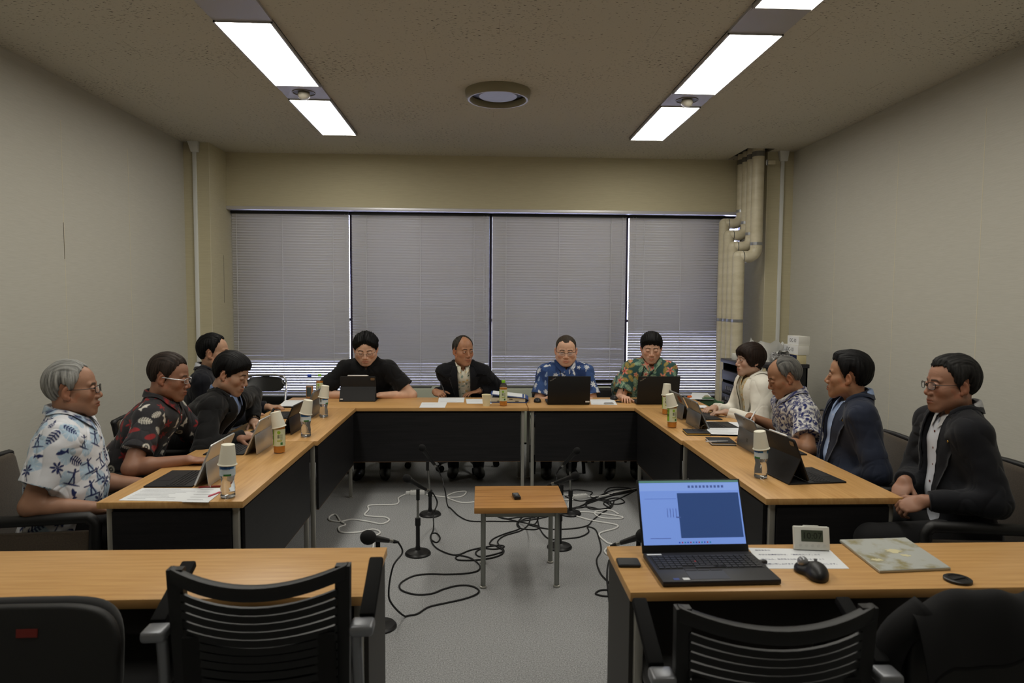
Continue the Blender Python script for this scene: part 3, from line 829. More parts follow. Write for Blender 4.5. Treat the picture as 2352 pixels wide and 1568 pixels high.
cable('black cable from the far right microphone dropping straight to the carpet', [(1640, 380), (1680, 430), (1780, 425), (1880, 440), (1870, 470), (1960, 500), (2050, 490), (2170, 430)],
      air=[e4, e4 + Vector((-.02, 0, -.04)), at_y(1279, 1095, 4.87)])
cable('black cable from the middle right microphone coiling under the small table', [(1250, 606), (1300, 620), (1420, 606), (1600, 600), (1690, 560), (1850, 540), (1960, 560), (2010, 540), (1960, 500)],
      air=[e5, e5 + Vector((-.03, -.02, -.06)), (.36, 4.30, .12), (.30, 4.6, .02)])
cable('black cable lying in a loose loop beneath the small table', [(1420, 600), (1375, 650), (1400, 685), (1500, 692), (1520, 670), (1450, 655), (1480, 668), (1600, 690), (1750, 686), (1850, 666), (1885, 630), (1950, 580), (2010, 545), (2030, 500)])
cable('black cable curving past the right stand toward the right desk', [(1510, 608), (1530, 690), (1590, 755), (1690, 755), (1800, 742), (1858, 710), (1850, 675), (1900, 690), (1925, 740), (1942, 830), (1912, 900), (1940, 990), (2000, 1055), (2050, 1120)])
cable('black cable making a round loop beside the right desk', [(2010, 1100), (1940, 1102), (1905, 1125), (1950, 1140), (2010, 1142), (2060, 1130)])
cable('black cable hanging down the left end of the right desk', [(1995, 900), (1985, 960), (1984, 1040), (1995, 1150), (2005, 1215), (2040, 1300)])
for k, pts in enumerate((
        [(1700, 470), (1800, 500), (1900, 480), (2010, 430), (2100, 420), (2180, 412)],
        [(1710, 550), (1830, 540), (1850, 500), (1960, 455), (2070, 445), (2180, 420)],
        [(1840, 510), (1860, 550), (1960, 552), (2010, 530), (1990, 495), (1900, 490), (1845, 505)],
        [(1970, 505), (2040, 522), (2100, 508), (2060, 480), (1985, 490), (1960, 520), (2000, 545)],
        [(1965, 440), (2000, 412), (2080, 408), (2150, 420), (2060, 450), (1990, 455), (1965, 440)],
        [(1690, 580), (1780, 545), (1880, 500), (1990, 470), (2090, 450), (2190, 425)])):
    cable('%s strand of the black cable tangle beside the white power strip' % ('straight upper', 'lower sweeping', 'left coiled', 'right coiled', 'top looped', 'lowest')[k], pts, group='tangled black cables on the right')
cable('white power cord looping on the left of the carpet toward the near left desk', [(620, 455), (575, 480), (575, 510), (540, 525), (380, 530), (372, 560), (345, 595), (400, 605), (480, 610), (512, 630), (460, 655), (370, 640), (260, 625), (180, 640), (110, 630), (110, 605), (150, 592), (185, 640), (215, 660), (170, 680), (190, 712), (300, 712), (400, 692), (450, 715), (390, 755), (405, 785), (400, 830)], True)
cable('white power cord leading right from the left power strip', [(760, 457), (900, 475), (1000, 470), (1030, 437), (960, 442), (900, 470), (940, 495), (1010, 512), (1110, 505), (1300, 480), (1500, 470), (1690, 490), (1755, 492)], True)
cable('white power cord running from the right power strip to the far right', [(1845, 470), (1950, 467), (2060, 437), (2190, 416), (2300, 400)], True)
cable('white power cord looping beside the far right microphone base', [(1690, 455), (1745, 462), (1750, 480), (1720, 520), (1745, 590), (1800, 574), (1900, 580), (2075, 605), (2065, 620), (1940, 612), (1900, 575), (2000, 562), (2060, 590)], True)
cable('white power cord zigzagging down to the right desk', [(1745, 592), (1870, 630), (2040, 660), (2040, 685), (1930, 722), (1980, 780), (2015, 795), (1970, 830), (1975, 855), (2020, 880)], True)
for u, v, rz, lab in ((959, 1135, .04, 'white power strip on the carpet beside the left microphones'), (1332, 1144, .30, 'white power strip on the carpet under the black cable tangle')):
    p = at_z(u, v, 0); r = empty('power_strip', (p.x, p.y, 0), rz, lab, 'power strip')
    MB().box((0, 0, .016), (.115, .042, .032)).build('body', cabw, r, bevel=.004)
    for k in (-1, 0, 1):
        m = MB(); m.box((k*.034 - .006, 0, .0325), (.002, .012, .001)); m.box((k*.034 + .006, 0, .0325), (.002, .012, .001)); m.build('socket', blk, r)
    MB().box((-.075, 0, .014), (.035, .026, .026)).build('plug', cabw, r, bevel=.004)

# ================================================================== equipment rack in the far right corner
rk = empty('equipment_rack', (2.60, 6.15, 0), 0, 'black audio equipment rack in the far right corner', 'rack')
rackm = mat('rack_black', (16, 16, 18), .5)
m = MB(); m.bb((-.27, -.30, 0), (.27, -.285, .97)); m.bb((-.27, .285, 0), (.27, .30, .97)); m.bb((.255, -.30, 0), (.27, .30, .97)); m.bb((-.27, -.30, 0), (.27, .30, .06))
m.build('cabinet', rackm, rk)
MB().bb((-.29, -.315, .965), (.28, .315, 1.0)).build('top', mat('rack_top', (40, 40, 46), .4), rk, bevel=.004)
gear = mat('gear_dark', (34, 34, 38), .45); gearg = mat('gear_grey', (66, 66, 76), .4)
led = mat('led_blue', (60, 70, 255), .3, emit=(70, 80, 255), estr=2.5); dotm = mat('gear_knob', (150, 150, 158), .4)
for k, (z, h, g) in enumerate(((.84, .088, gear), (.72, .10, gear), (.62, .088, gear), (.53, .07, gear), (.43, .088, gearg), (.30, .12, gear), (.16, .12, gear))):
    u = MB().box((-.262, 0, z + .01), (.05, .55, h)).build('rack_unit', g, rk, bevel=.003)
    if k in (1, 2, 3):
        for q in range(9): MB().box((-.290, -.20 + q*.045, z + .015), (.006, .010, .030)).build('fader', dotm, u)
        MB().box((-.289, 0, z - .02), (.002, .46, .006)).build('label_strip', mat('gear_label', (96, 96, 104), .5), u)
    if k == 4:
        MB().box((-.289, -.12, z + .012), (.003, .10, .04)).build('display', led, u)
        for q in range(3): MB().lathe([(.010, 0), (.010, .012)], 12, m=rotm(0, -PI/2, 0), c=(-.287, .20 - q*.05, z + .012)).build('knob', dotm, u)
MB().box((-.285, .22, .985), (.008, .08, .018)).build('maker_plate', mat('plate_grey', (120, 120, 130), .4), rk)
whitebox = mat('box_white', (222, 220, 212), .7); creambox = mat('box_cream', (210, 198, 156), .7); navy = mat('box_navy', (24, 34, 78), .5); ink = mat('ink_dark', (70, 70, 74), .7)
def lbox(x, y, z, sx, sy, sz, m, label, face=None, txt=None, tm=None, ts=.04):
    o = empty('carton', (x, y, z), 0, label, 'box')
    MB().box((0, 0, sz/2), (sx, sy, sz)).build('carton_body', m, o, bevel=.0015)
    if face: MB().box((-sx/2 - .0008, 0, sz/2), (.0016, sy*.98, sz*.96)).build('label_face', face, o)
    if txt: text_obj('lettering', txt, ts, tm or ink, o, (-sx/2 - .0022, 0, sz/2), (PI/2, 0, -PI/2), .0002)
    return o
z0 = 1.0
lbox(2.812, 5.985, z0, .085, .27, .080, creambox, 'cream carton with a navy printed side, lowest of the stack on the rack', navy, 'ナクレ', mat('ink_white', (220, 222, 228), .6), .062)
lbox(2.826, 6.00, z0 + .081, .100, .31, .080, whitebox, 'white carton marked DC-10 in the middle of the stack on the rack', mat('label_white', (232, 232, 232), .6), 'DC-10', None, .05)
lbox(2.835, 5.965, z0 + .162, .100, .22, .080, whitebox, 'white carton topmost of the stack on the rack', mat('label_white', (232, 232, 232), .6), 'DC-10', None, .045)
lb = empty('camera_box', (2.41, 6.28, 1.0), 0, 'small white box with a camera picture on the rack', 'box')
MB().box((0, 0, .030), (.10, .06, .06)).build('carton_body', whitebox, lb, bevel=.001)
MB().lathe([(.018, 0), (.018, .001)], 18, m=rotm(PI/2, 0, 0), c=(.012, -.031, .032)).build('printed_picture', ink, lb)
for k in range(3):
    o = MB().box((2.44 + .02*k, 6.05, 1.003 + .006*k), (.16, .22, .005), rotm(0, 0, .1*k)).build('document', whitebox); tag(o, '%s sheet of the paper pile lying on the rack' % ('bottom', 'middle', 'top')[k], 'paper', 'papers on the rack')
bagm = mat('bag_white', (226, 226, 222), .5); 
def bag_fn(sx, sy, h, seed):
    rr = random.Random(seed); ph = [rr.uniform(0, 6) for _ in range(6)]
    def f(u, v):
        t = 2*PI*u
        k = 1 + .10*math.sin(3*t + ph[0] + 3*v) + .07*math.sin(5*t + ph[1]) + .04*math.sin(9*t + ph[2] + 5*v)
        fl = 1 + .25*v*v
        return Vector((sx*k*fl*math.copysign(abs(math.cos(t))**.7, math.cos(t)), sy*k*fl*math.copysign(abs(math.sin(t))**.7, math.sin(t)), h*v*(1 + .10*math.sin(2*t + ph[3]) + .10*math.sin(3*t + ph[5]) + .09*math.sin(7*t + ph[4])*v + .05*math.sin(13*t))))
    return f
b1 = empty('plastic_bag', (2.60, 6.12, 1.0), 0, 'open white plastic bag standing on the rack', 'bag')
f = bag_fn(.115, .085, .17, 3); m = MB(); m.grid(f, 40, 12); m.grid(lambda u, v: Vector((f(1 - u, v).x*.97, f(1 - u, v).y*.97, f(1 - u, v).z)), 40, 12); m.build('bag_film', bagm, b1, smooth='all')
MB().box((0, 0, .075), (.15, .11, .13)).build('dark_contents', mat('bag_dark', (36, 36, 36), .7), b1, bevel=.02)
b2 = empty('wipes_bag', (2.655, 5.93, 1.0), 0, 'grey printed plastic bag of white wipes beside the cartons on the rack', 'bag')
gp = mat('bag_grey_print', (150, 150, 152), .5); add_noise(gp, (70, 70, 72), (220, 220, 222), (120, 120, 120), 1.0, 1.0, .42, .58)
f2 = bag_fn(.065, .05, .085, 9); m = MB(); m.grid(f2, 32, 8); m.lathe([(.05, .085), (.0, .09)], 16, cap0=False, cap1=False); m.build('bag_film', gp, b2, smooth='all')
def tissue(u, v): return Vector((-.05 + .11*u, -.05 + .09*v + .01*math.sin(6*u), .085 + .035*math.sin(PI*u)*(1 - .5*v) + .012*math.sin(9*u + 4*v) - .03*u*v))
m = MB(); m.grid(tissue, 12, 8); m.grid(lambda u, v: tissue(1 - u, v) - Vector((0, 0, .003)), 12, 8); m.build('tissue', bagm, b2, smooth='all')

# ================================================================== people: surfaces grown from distance fields
f32 = np.float32
def A(*p): return np.array(p, dtype=f32)
def smin(a, b, k):
    h = np.clip(.5 + .5*(b - a)/k, 0, 1)
    return b + (a - b)*h - k*h*(1 - h)
def smax(a, b, k): return -smin(-a, -b, k)
def sstep(x, a, b):
    t = np.clip((x - a)/(b - a), 0, 1); return t*t*(3 - 2*t)
def ell(P, c, r, R=None):
    q = P - A(*c)
    if R is not None: q = q @ R            # R: columns are the ellipsoid axes
    r = A(*r); k0 = np.sqrt(np.sum((q/r)**2, 1)); k1 = np.sqrt(np.sum((q/(r*r))**2, 1)) + 1e-9
    return k0*(k0 - 1)/k1
def rcone(P, a, b, ra, rb):
    a, b = A(*a), A(*b); ab = b - a; L2 = float(ab @ ab) + 1e-12
    q = P - a; t = np.clip((q @ ab)/L2, 0, 1)
    return np.sqrt(np.sum((q - t[:, None]*ab)**2, 1)) - (ra + (rb - ra)*t)
def surface(fn, lo, hi, h, B=4):
    lo = np.array(lo, float); hi = np.array(hi, float)
    nb = np.ceil((hi - lo)/h/B).astype(int) + 1; n = nb*B
    ax = [lo[i] + h*np.arange(n[i]) for i in range(3)]
    cx = [lo[i] + h*(B*np.arange(nb[i]) + (B - 1)/2) for i in range(3)]
    C = np.stack(np.meshgrid(*cx, indexing='ij'), -1).reshape(-1, 3).astype(f32)
    dc = fn(C).reshape(nb)
    act = np.argwhere(np.abs(dc) < h*B*1.45)
    D = np.repeat(np.repeat(np.repeat(dc, B, 0), B, 1), B, 2).astype(f32)
    o = np.stack(np.meshgrid(*[np.arange(B)]*3, indexing='ij'), -1).reshape(-1, 3)
    I = (act[:, None, :]*B + o[None]).reshape(-1, 3)
    P = np.stack([ax[i][I[:, i]] for i in range(3)], 1).astype(f32)
    D[I[:, 0], I[:, 1], I[:, 2]] = fn(P)
    S = D < 0
    cnt = np.zeros(n - 1, np.int8); off = [(i, j, k) for i in (0, 1) for j in (0, 1) for k in (0, 1)]
    for i, j, k in off: cnt += S[i:n[0]-1+i, j:n[1]-1+j, k:n[2]-1+k]
    M = np.argwhere((cnt > 0) & (cnt < 8))
    idx = -np.ones(n - 1, np.int64); idx[M[:, 0], M[:, 1], M[:, 2]] = np.arange(len(M))
    V = np.stack([D[M[:, 0] + i, M[:, 1] + j, M[:, 2] + k] for i, j, k in off], 1)
    acc = np.zeros((len(M), 3)); num = np.zeros(len(M)); O = np.array(off, float)
    for a in range(8):
        for b in range(a + 1, 8):
            if np.abs(O[a] - O[b]).sum() != 1: continue
            m = (V[:, a] < 0) != (V[:, b] < 0)
            t = np.where(m, V[:, a]/np.where(m, V[:, a] - V[:, b], 1), 0)
            acc += m[:, None]*(O[a] + t[:, None]*(O[b] - O[a])); num += m
    verts = lo + h*(M + acc/num[:, None])
    F = []
    for d in range(3):
        e = [0, 0, 0]; e[d] = 1; p, q = [k for k in range(3) if k != d]
        sl0 = [slice(0, n[k] - e[k]) for k in range(3)]; sl1 = [slice(e[k], n[k]) for k in range(3)]
        s0 = S[tuple(sl0)]; s1 = S[tuple(sl1)]
        E = np.argwhere(s0 != s1)
        ok = (E[:, p] > 0) & (E[:, q] > 0) & (E[:, p] < n[p] - 1) & (E[:, q] < n[q] - 1)
        E = E[ok]; ins = s0[E[:, 0], E[:, 1], E[:, 2]]
        def cell(dp, dq):
            c = E.copy(); c[:, p] += dp; c[:, q] += dq; return idx[c[:, 0], c[:, 1], c[:, 2]]
        Q = np.stack([cell(-1, -1), cell(0, -1), cell(0, 0), cell(-1, 0)], 1)
        flip = ins if d == 1 else ~ins
        Q[flip] = Q[flip][:, ::-1]
        F.append(Q)
    F = np.concatenate(F); F = F[(F >= 0).all(1)]
    return verts, F
def relax(V, F, it=1, lam=.5):
    a = np.concatenate([F[:, 0], F[:, 1], F[:, 2], F[:, 3]]); b = np.concatenate([F[:, 1], F[:, 2], F[:, 3], F[:, 0]])
    i = np.concatenate([a, b]); j = np.concatenate([b, a]); n = np.bincount(i, minlength=len(V))[:, None] + 1e-9
    for _ in range(it):
        s = np.stack([np.bincount(i, V[j, k], minlength=len(V)) for k in range(3)], 1)
        V = V + lam*(s/n - V)
    return V
def vnormals(V, F):
    n = np.cross(V[F[:, 2]] - V[F[:, 0]], V[F[:, 3]] - V[F[:, 1]])
    N = np.stack([sum(np.bincount(F[:, c], n[:, k], minlength=len(V)) for c in range(4)) for k in range(3)], 1)
    return N/(np.linalg.norm(N, axis=1, keepdims=True) + 1e-12)
_rs = np.random.RandomState(5); _LAT = _rs.rand(32, 32, 32).astype(f32)
def vnoise(P):
    i = np.floor(P).astype(int); t = P - i; t = t*t*(3 - 2*t); r = 0
    for a in (0, 1):
        for b in (0, 1):
            for c in (0, 1):
                r = r + _LAT[(i[:, 0] + a) % 32, (i[:, 1] + b) % 32, (i[:, 2] + c) % 32]*(t[:, 0] if a else 1 - t[:, 0])*(t[:, 1] if b else 1 - t[:, 1])*(t[:, 2] if c else 1 - t[:, 2])
    return r
def srgb(c): return np.array(lin(c)[:3])
def emit_mesh(name, V, F, m, parent, col=None, drop=None):
    if drop is not None:
        F = F[~drop[F].all(1)]
    used = np.zeros(len(V), bool); used[F] = True; re = np.cumsum(used) - 1
    V2 = V[used]; F2 = re[F]
    me = bpy.data.meshes.new(name)
    me.vertices.add(len(V2)); me.vertices.foreach_set('co', V2.astype(f32).ravel())
    me.loops.add(F2.size); me.loops.foreach_set('vertex_index', F2.astype(np.int32).ravel())
    me.polygons.add(len(F2)); me.polygons.foreach_set('loop_start', np.arange(0, F2.size, 4, dtype=np.int32))
    me.update(calc_edges=True); me.validate()
    me.polygons.foreach_set('use_smooth', np.ones(len(me.polygons), bool))
    if col is not None:
        c = me.color_attributes.new('Col', 'FLOAT_COLOR', 'POINT')
        rgba = np.ones((len(V2), 4), f32); rgba[:, :3] = col[used]
        c.data.foreach_set('color', rgba.ravel())
    me.materials.append(m)
    return link(name, me, parent)

# ------------------------------------------------------------------ the head
def skull_sdf(P):
    Q = P.copy(); Q[:, 0] = np.abs(Q[:, 0])
    d = ell(Q, (0, -.013, .040), (.0785, .089, .086))
    d = smin(d, ell(Q, (0, .028, .040), (.064, .058, .064)), .02)
    d = smin(d, ell(Q, (0, .026, -.022), (.069, .060, .078)), .02)
    d = smin(d, rcone(Q, (.049, .006, -.050), (.018, .058, -.091), .028, .022), .025)
    d = smin(d, ell(Q, (0, .069, -.097), (.022, .018, .017)), .018)
    d = smin(d, rcone(Q, (.044, .054, -.018), (.052, .035, -.012), .022, .02), .018)
    return d
def head_sdf(P, lid):
    d0 = skull_sdf(P)
    Q = P.copy(); Q[:, 0] = np.abs(Q[:, 0])
    m = (Q[:, 1] > .02) & (Q[:, 2] > -.13) & (Q[:, 2] < .06)
    d = d0.copy()
    q = Q[m]; e = d0[m]
    e = smin(e, ell(q, (0, .072, -.062), (.034, .022, .027)), .014)
    e = smin(e, rcone(q, (.013, .080, .0265), (.043, .070, .027), .009, .008), .012)
    e = smax(e, -ell(q, (.032, .098, .006), (.020, .013, .012)), .010)
    e = smin(e, rcone(q, (0, .080, .016), (0, .1010, -.027), .0075, .0115), .010)
    e = smin(e, ell(q, (.0135, .092, -.034), (.0095, .0110, .0085)), .006)
    e = smax(e, -ell(q, (.0065, .101, -.0415), (.0040, .006, .0030)), .003)
    # eye lids and slit
    ball = ell(q, (.032, .0790, .006), (.0160, .0140, .0125))
    e = smin(e, ball, .004)
    zz = q[:, 2] - (.0068 if lid > .002 else .0022) + .12*(q[:, 0] - .032)*-.6
    slit = np.maximum(np.abs(zz) - lid*np.clip(1 - ((q[:, 0] - .032)/.0145)**2, 0, 1), np.abs(q[:, 0] - .032) - .0135)
    slit = np.maximum(slit, .084 - q[:, 1] - .9*np.abs(q[:, 0] - .032)*.25)
    e = np.maximum(e, -slit)
    # lips
    e = smin(e, rcone(q, (.021, .0835, -.0605), (.003, .0935, -.0575), .0045, .0062), .004)
    e = smin(e, rcone(q, (.018, .0840, -.0680), (0, .0925, -.0700), .0048, .0068), .004)
    e = smax(e, -rcone(q, (.0245, .0850, -.0642), (0, .1015, -.0636), .0014, .0022), .003)
    e = smax(e, -rcone(q, (0, .103, -.044), (0, .1015, -.053), .0025, .003), .004)
    d[m] = e
    # ears
    m = Q[:, 0] > .055; q = Q[m]
    R = (rotm(0, .0, 0) @ rotm(-.22, 0, 0) @ rotm(0, 0, .42)); R = np.array(R, f32)
    e = ell(q, (.0830, -.010, .000), (.0072, .0170, .0300), R)
    e = smax(e, -ell(q, (.0905, -.0050, .003), (.0075, .0095, .0185), R), .004)
    e = smin(e, ell(q, (.0790, -.003, -.025), (.006, .008, .009)), .006)
    d[m] = smin(d[m], e, .005)
    d = smin(d, rcone(P, (0, -.020, -.055), (0, -.062, -.215), .058, .050), .034)
    return d
HEADS = {}
for nm, lid in (('open', .0044), ('narrow', .0030), ('down', .0013)):
    V_, F_ = surface(lambda P: head_sdf(P, lid), (-.105, -.13, -.25), (.105, .125, .135), .0025)
    HEADS[nm] = (relax(V_, F_, 1, .25), F_)
def head_colour(V, skin, brow, rs, stubble=0.0, lip=1.0, browk=1.0, blush=.5, age=0.0, lz=.0105):
    ax = np.abs(V[:, 0]); y, z = V[:, 1], V[:, 2]
    c = np.tile(srgb(skin), (len(V), 1))
    mott = vnoise(V*60 + rs) - .5; c *= (1 + .14*mott)[:, None]
    def mix(mask, col, k=1.0):
        nonlocal c
        c = c + (np.clip(mask, 0, 1)*k)[:, None]*(np.asarray(col) - c)
    base = srgb(skin)
    mix(np.exp(-((ax - .045)**2/.0004 + (z + .025)**2/.0006)), base*np.array([1.08, .78, .72]), blush*(y.min() < 0)*1.0)
    mix(np.exp(-(ax**2/.0002 + (z + .03)**2/.0002))*(y > .09), base*np.array([1.05, .80, .75]), .6)
    mix((ax > .074)*(y > -.05)*(z > -.045), base*np.array([1.05, .78, .70]), .6)
    l = (y > .080)*np.exp(-(((ax)/.023)**6))*np.where(z > -.0638, np.exp(-((z + .0585)/.0052)**4), np.exp(-((z + .0695)/.0062)**4))
    mix(l, base*np.array([.86, .55, .52]), .8*lip)
    mix((y > .080)*(ax < .026)*np.exp(-((z + .0640)/.0016)**2), base*np.array([.35, .2, .2]), .8)
    if stubble:
        s = sstep(-z, .040, .062)*(y > .02)*(1 - l)*sstep(-z, -.2, .06)
        mix(s, base*np.array([.62, .62, .66]), stubble)
    # brows
    bz = .0275 + .05*(ax - .015) - 3.2*np.clip(ax - .034, 0, 1)**2*12
    b = np.exp(-((z - bz)/(.0042*browk))**4)*sstep(ax, .010, .015)*(1 - sstep(ax, .044, .052))*(y > .05)
    mix(b, srgb(brow), .9)
    # lash line; shade of lid crease and eye bags painted into the skin
    mix(np.exp(-((z - .0150)/.0016)**2)*np.exp(-((ax - .032)/.0145)**6)*(y > .07), base*np.array([.62, .50, .45]), .6)
    lash = np.exp(-((z - lz - .10*(ax - .032))/.0022)**2)*np.exp(-((ax - .032)/.0145)**6)*(y > .07)
    mix(lash, base*np.array([.22, .16, .14]), .75)
    mix(np.exp(-((z + .0035)/.004)**2)*np.exp(-((ax - .032)/.014)**4)*(y > .06), base*np.array([.80, .70, .68]), .5)
    if age:  # wrinkle and nasolabial fold shade painted as darker skin; spots are pigment
        for zz in (.056, .066):
            mix(np.exp(-((z - zz - .002*np.sin(ax*120))/.0012)**2)*(y > .06)*(ax < .04), base*.72, age*.6)
        mix(np.exp(-(((ax - .020 - .35*(-z - .035))/.0020)**2))*(z < -.032)*(z > -.066)*(y > .06), base*.66, age)
        sp = sstep(vnoise(V*95 + rs*3), .86, .92)*(z > -.05); mix(sp, base*np.array([.66, .55, .48]), age*.8)
    return c
_EYE = None
def eye_mesh(gx, gz):
    m = MB().sphere((0, 0, 0), .0122, 20, 14); V = np.array(m.v)
    d = np.array([gx, 1, gz]); d = d/np.linalg.norm(d)
    k = (V/.0122) @ d
    col = np.where((k > .955)[:, None], srgb((14, 10, 8)), np.where((k > .86)[:, None], srgb((44, 26, 16)), srgb((205, 196, 188))))
    me = m.mesh('eyeball', 'all'); a = me.color_attributes.new('Col', 'FLOAT_COLOR', 'POINT')
    rgba = np.ones((len(V), 4), f32); rgba[:, :3] = col; a.data.foreach_set('color', rgba.ravel())
    me.materials.append(attr_mat('eye', .12, spec=.6)); return me

# ------------------------------------------------------------------ hair
def hair_fn(line, top, side, front=None, part=None):
    """line: azimuth -> lowest z of the hair; top/side: thickness"""
    aa = np.array([p[0] for p in line]); zz = np.array([p[1] for p in line])
    def f(P):
        d = skull_sdf(P); x, y, z = P[:, 0], P[:, 1], P[:, 2]
        a = np.arctan2(np.abs(x), y + .012)
        zl = np.interp(a, aa, zz) + .013*(vnoise(np.stack([x*120, y*120, z*8], 1)) - .5)
        r = z - zl
        k = sstep(z, .03, .115); T = side + (top - side)*k
        if front is not None: T = T + front*np.exp(-((y - .085)/.035)**2)*sstep(z, .03, .08)
        if part is not None: T = T - .012*np.exp(-((x - part)/.006)**2)*sstep(z, .07, .1)*(y > -.03)
        w = sstep(r, -.004, .010); T = T*(.30 + .70*sstep(r, .0, .050))
        return d - (T*w - .010*(1 - w))
    return f
LINES = {
 'short':  [(0, .082), (.45, .084), (.75, .076), (.95, .045), (1.12, .020), (1.30, -.012), (1.45, -.010), (1.56, .030), (1.75, .034), (1.95, .000), (2.15, -.045), (2.5, -.072), (3.2, -.078)],
 'high':   [(0, .096), (.35, .100), (.62, .092), (.85, .070), (1.05, .045), (1.25, .005), (1.42, -.012), (1.56, .030), (1.75, .034), (1.95, .000), (2.15, -.045), (2.5, -.072), (3.2, -.078)],
 'bald':   [(0, .140), (.6, .135), (.85, .100), (1.02, .060), (1.22, .020), (1.42, -.008), (1.56, .030), (1.75, .034), (1.95, .000), (2.15, -.045), (2.5, -.072), (3.2, -.078)],
 'fringe': [(0, .054), (.35, .050), (.62, .040), (.85, .024), (1.05, .008), (1.25, -.012), (1.45, -.010), (1.56, .022), (1.75, .026), (1.95, -.006), (2.15, -.050), (2.5, -.080), (3.2, -.086)],
 'part':   [(0, .078), (.25, .072), (.5, .050), (.75, .030), (1.05, .010), (1.25, -.010), (1.42, -.004), (1.56, .026), (1.75, .030), (1.95, -.004), (2.15, -.045), (2.5, -.072), (3.2, -.078)],
 'buzz':   [(0, .082), (.22, .078), (.42, .094), (.75, .080), (.95, .045), (1.15, .020), (1.35, -.004), (1.50, .022), (1.75, .032), (1.95, .000), (2.15, -.040), (2.5, -.065), (3.2, -.070)],
 'bob':    [(0, .040), (.30, .038), (.55, .026), (.75, .000), (.95, -.030), (1.2, -.044), (1.5, -.040), (1.8, -.048), (2.15, -.085), (2.5, -.112), (3.2, -.118)],
}
def build_hair(style, top, side, front, col, streak, rs, amp=.0030, part=None):
    fn = hair_fn(LINES[style], top, side, front, part)
    V, F = surface(fn, (-.13, -.165, -.14), (.13, .145, .185), .0033)
    N = vnormals(V, F)
    a = np.arctan2(V[:, 0], V[:, 1] + .012)
    kz = sstep(V[:, 2], .07, .12)
    sA = np.stack([a*20, V[:, 2]*14, V[:, 1]*6], 1); sB = np.stack([V[:, 0]*190, V[:, 1]*16, V[:, 2]*14], 1)
    n1 = vnoise(sA + rs)*(1 - kz) + vnoise(sB + rs)*kz; n2 = vnoise(sA*2.3 + 7 + rs)*(1 - kz) + vnoise(sB*2.1 + 3)*kz
    V = V + N*((n1 - .5)*2*amp + (n2 - .5)*amp)[:, None]
    c1, c2 = srgb(col), srgb(streak)
    t = np.clip(.5 + 1.6*(.6*n1 + .4*n2 - .5), 0, 1)
    C = c1 + t[:, None]*(c2 - c1)
    inner = skull_sdf(V.astype(f32)) < -.005
    return V, F, C, inner

# ------------------------------------------------------------------ printed cloth: motifs stamped on the mesh
def m_palm(a, b):
    r = np.hypot(a, b - .25); t = np.arctan2(b - .25, a)
    fr = (r < .75*(.35 + .65*np.abs(np.cos(3.5*t + .3))**1.5))*(np.abs(np.cos(3.5*t + .3)) > .35)
    tr = (np.abs(a - .10*(b + 1)*(b + 1)*.3) < .06)*(b < .25)*(b > -1)
    return fr | tr
def m_flower(a, b):
    r = np.hypot(a, b); t = np.arctan2(b, a); return r < .58 + .38*np.cos(5*t)
def m_daisy(a, b):
    r = np.hypot(a, b); t = np.arctan2(b, a); return (r < .66 + .26*np.cos(11*t))*(r > .24)
def m_dot(a, b): return np.hypot(a, b) < .9
def m_ring(a, b):
    r = np.hypot(a, b); return (r < .9)*(r > .5) | (r < .22)
def m_frond(a, b):
    w = .55*np.sqrt(np.clip(1 - (b)**2, 0, 1)); s = np.abs(np.sin(9*b + 3.5*np.abs(a)))
    return (np.abs(a) < w)*((s > .55) | (np.abs(a) < .05))
def m_leaf(a, b): return (np.abs(a) < .42*np.sqrt(np.clip(1 - b*b, 0, 1)))
def m_turtle(a, b):
    body = (a/.50)**2 + (b/.62)**2 < 1
    head = (a/.18)**2 + ((b - .78)/.22)**2 < 1
    fl = (((np.abs(a) - .62)/.34)**2 + ((b - .38 + .5*(np.abs(a) - .6))/.15)**2 < 1) | (((np.abs(a) - .45)/.18)**2 + ((b + .62)/.13)**2 < 1)
    ln = (np.abs(np.sin(a*7.5)) < .22) | (np.abs(np.sin(b*7.0 + 1.2)) < .20)
    return (body & ~ln) | head | fl
def m_fish(a, b):
    return (((a + .1)/.72)**2 + (b/.30)**2 < 1) | ((a > .45)*(np.abs(b) < (a - .4)*.8)*(a < 1)) | ((np.abs(a) < .22)*(b > .1)*(b < .55 - np.abs(a)))
def m_surfer(a, b):
    board = ((a/.95)**2 + ((b + .75 + .25*a)/.10)**2 < 1)
    legs = (np.abs(a + .25 - .3*(b + .6)) < .10)*(b < 0)*(b > -.72) | (np.abs(a - .30 + .25*(b + .6)) < .10)*(b < 0)*(b > -.72)
    tor = (np.abs(a - .05 - .15*b) < .16)*(b > -.1)*(b < .5); hd = np.hypot(a - .18, b - .66) < .16
    arm = (np.abs(b - .38 - .25*np.abs(a)) < .07)*(np.abs(a) < .75)
    return board | legs | tor | hd | arm
def m_pine(a, b):
    body = ((a/.42)**2 + ((b + .25)/.55)**2 < 1) & ~((np.abs(np.sin(8*(a + b))) < .25) | (np.abs(np.sin(8*(a - b))) < .25))
    cr = (b > .25)*(np.abs(a) < .5*np.abs(np.sin(6*a + b*3))*(1.1 - b))
    return body | cr
def m_blob(a, b):
    r = np.hypot(a, b); t = np.arctan2(b, a); return (r < .85 + .1*np.cos(3*t))*((np.abs(np.sin(5*t)) > .18) | (r < .4))
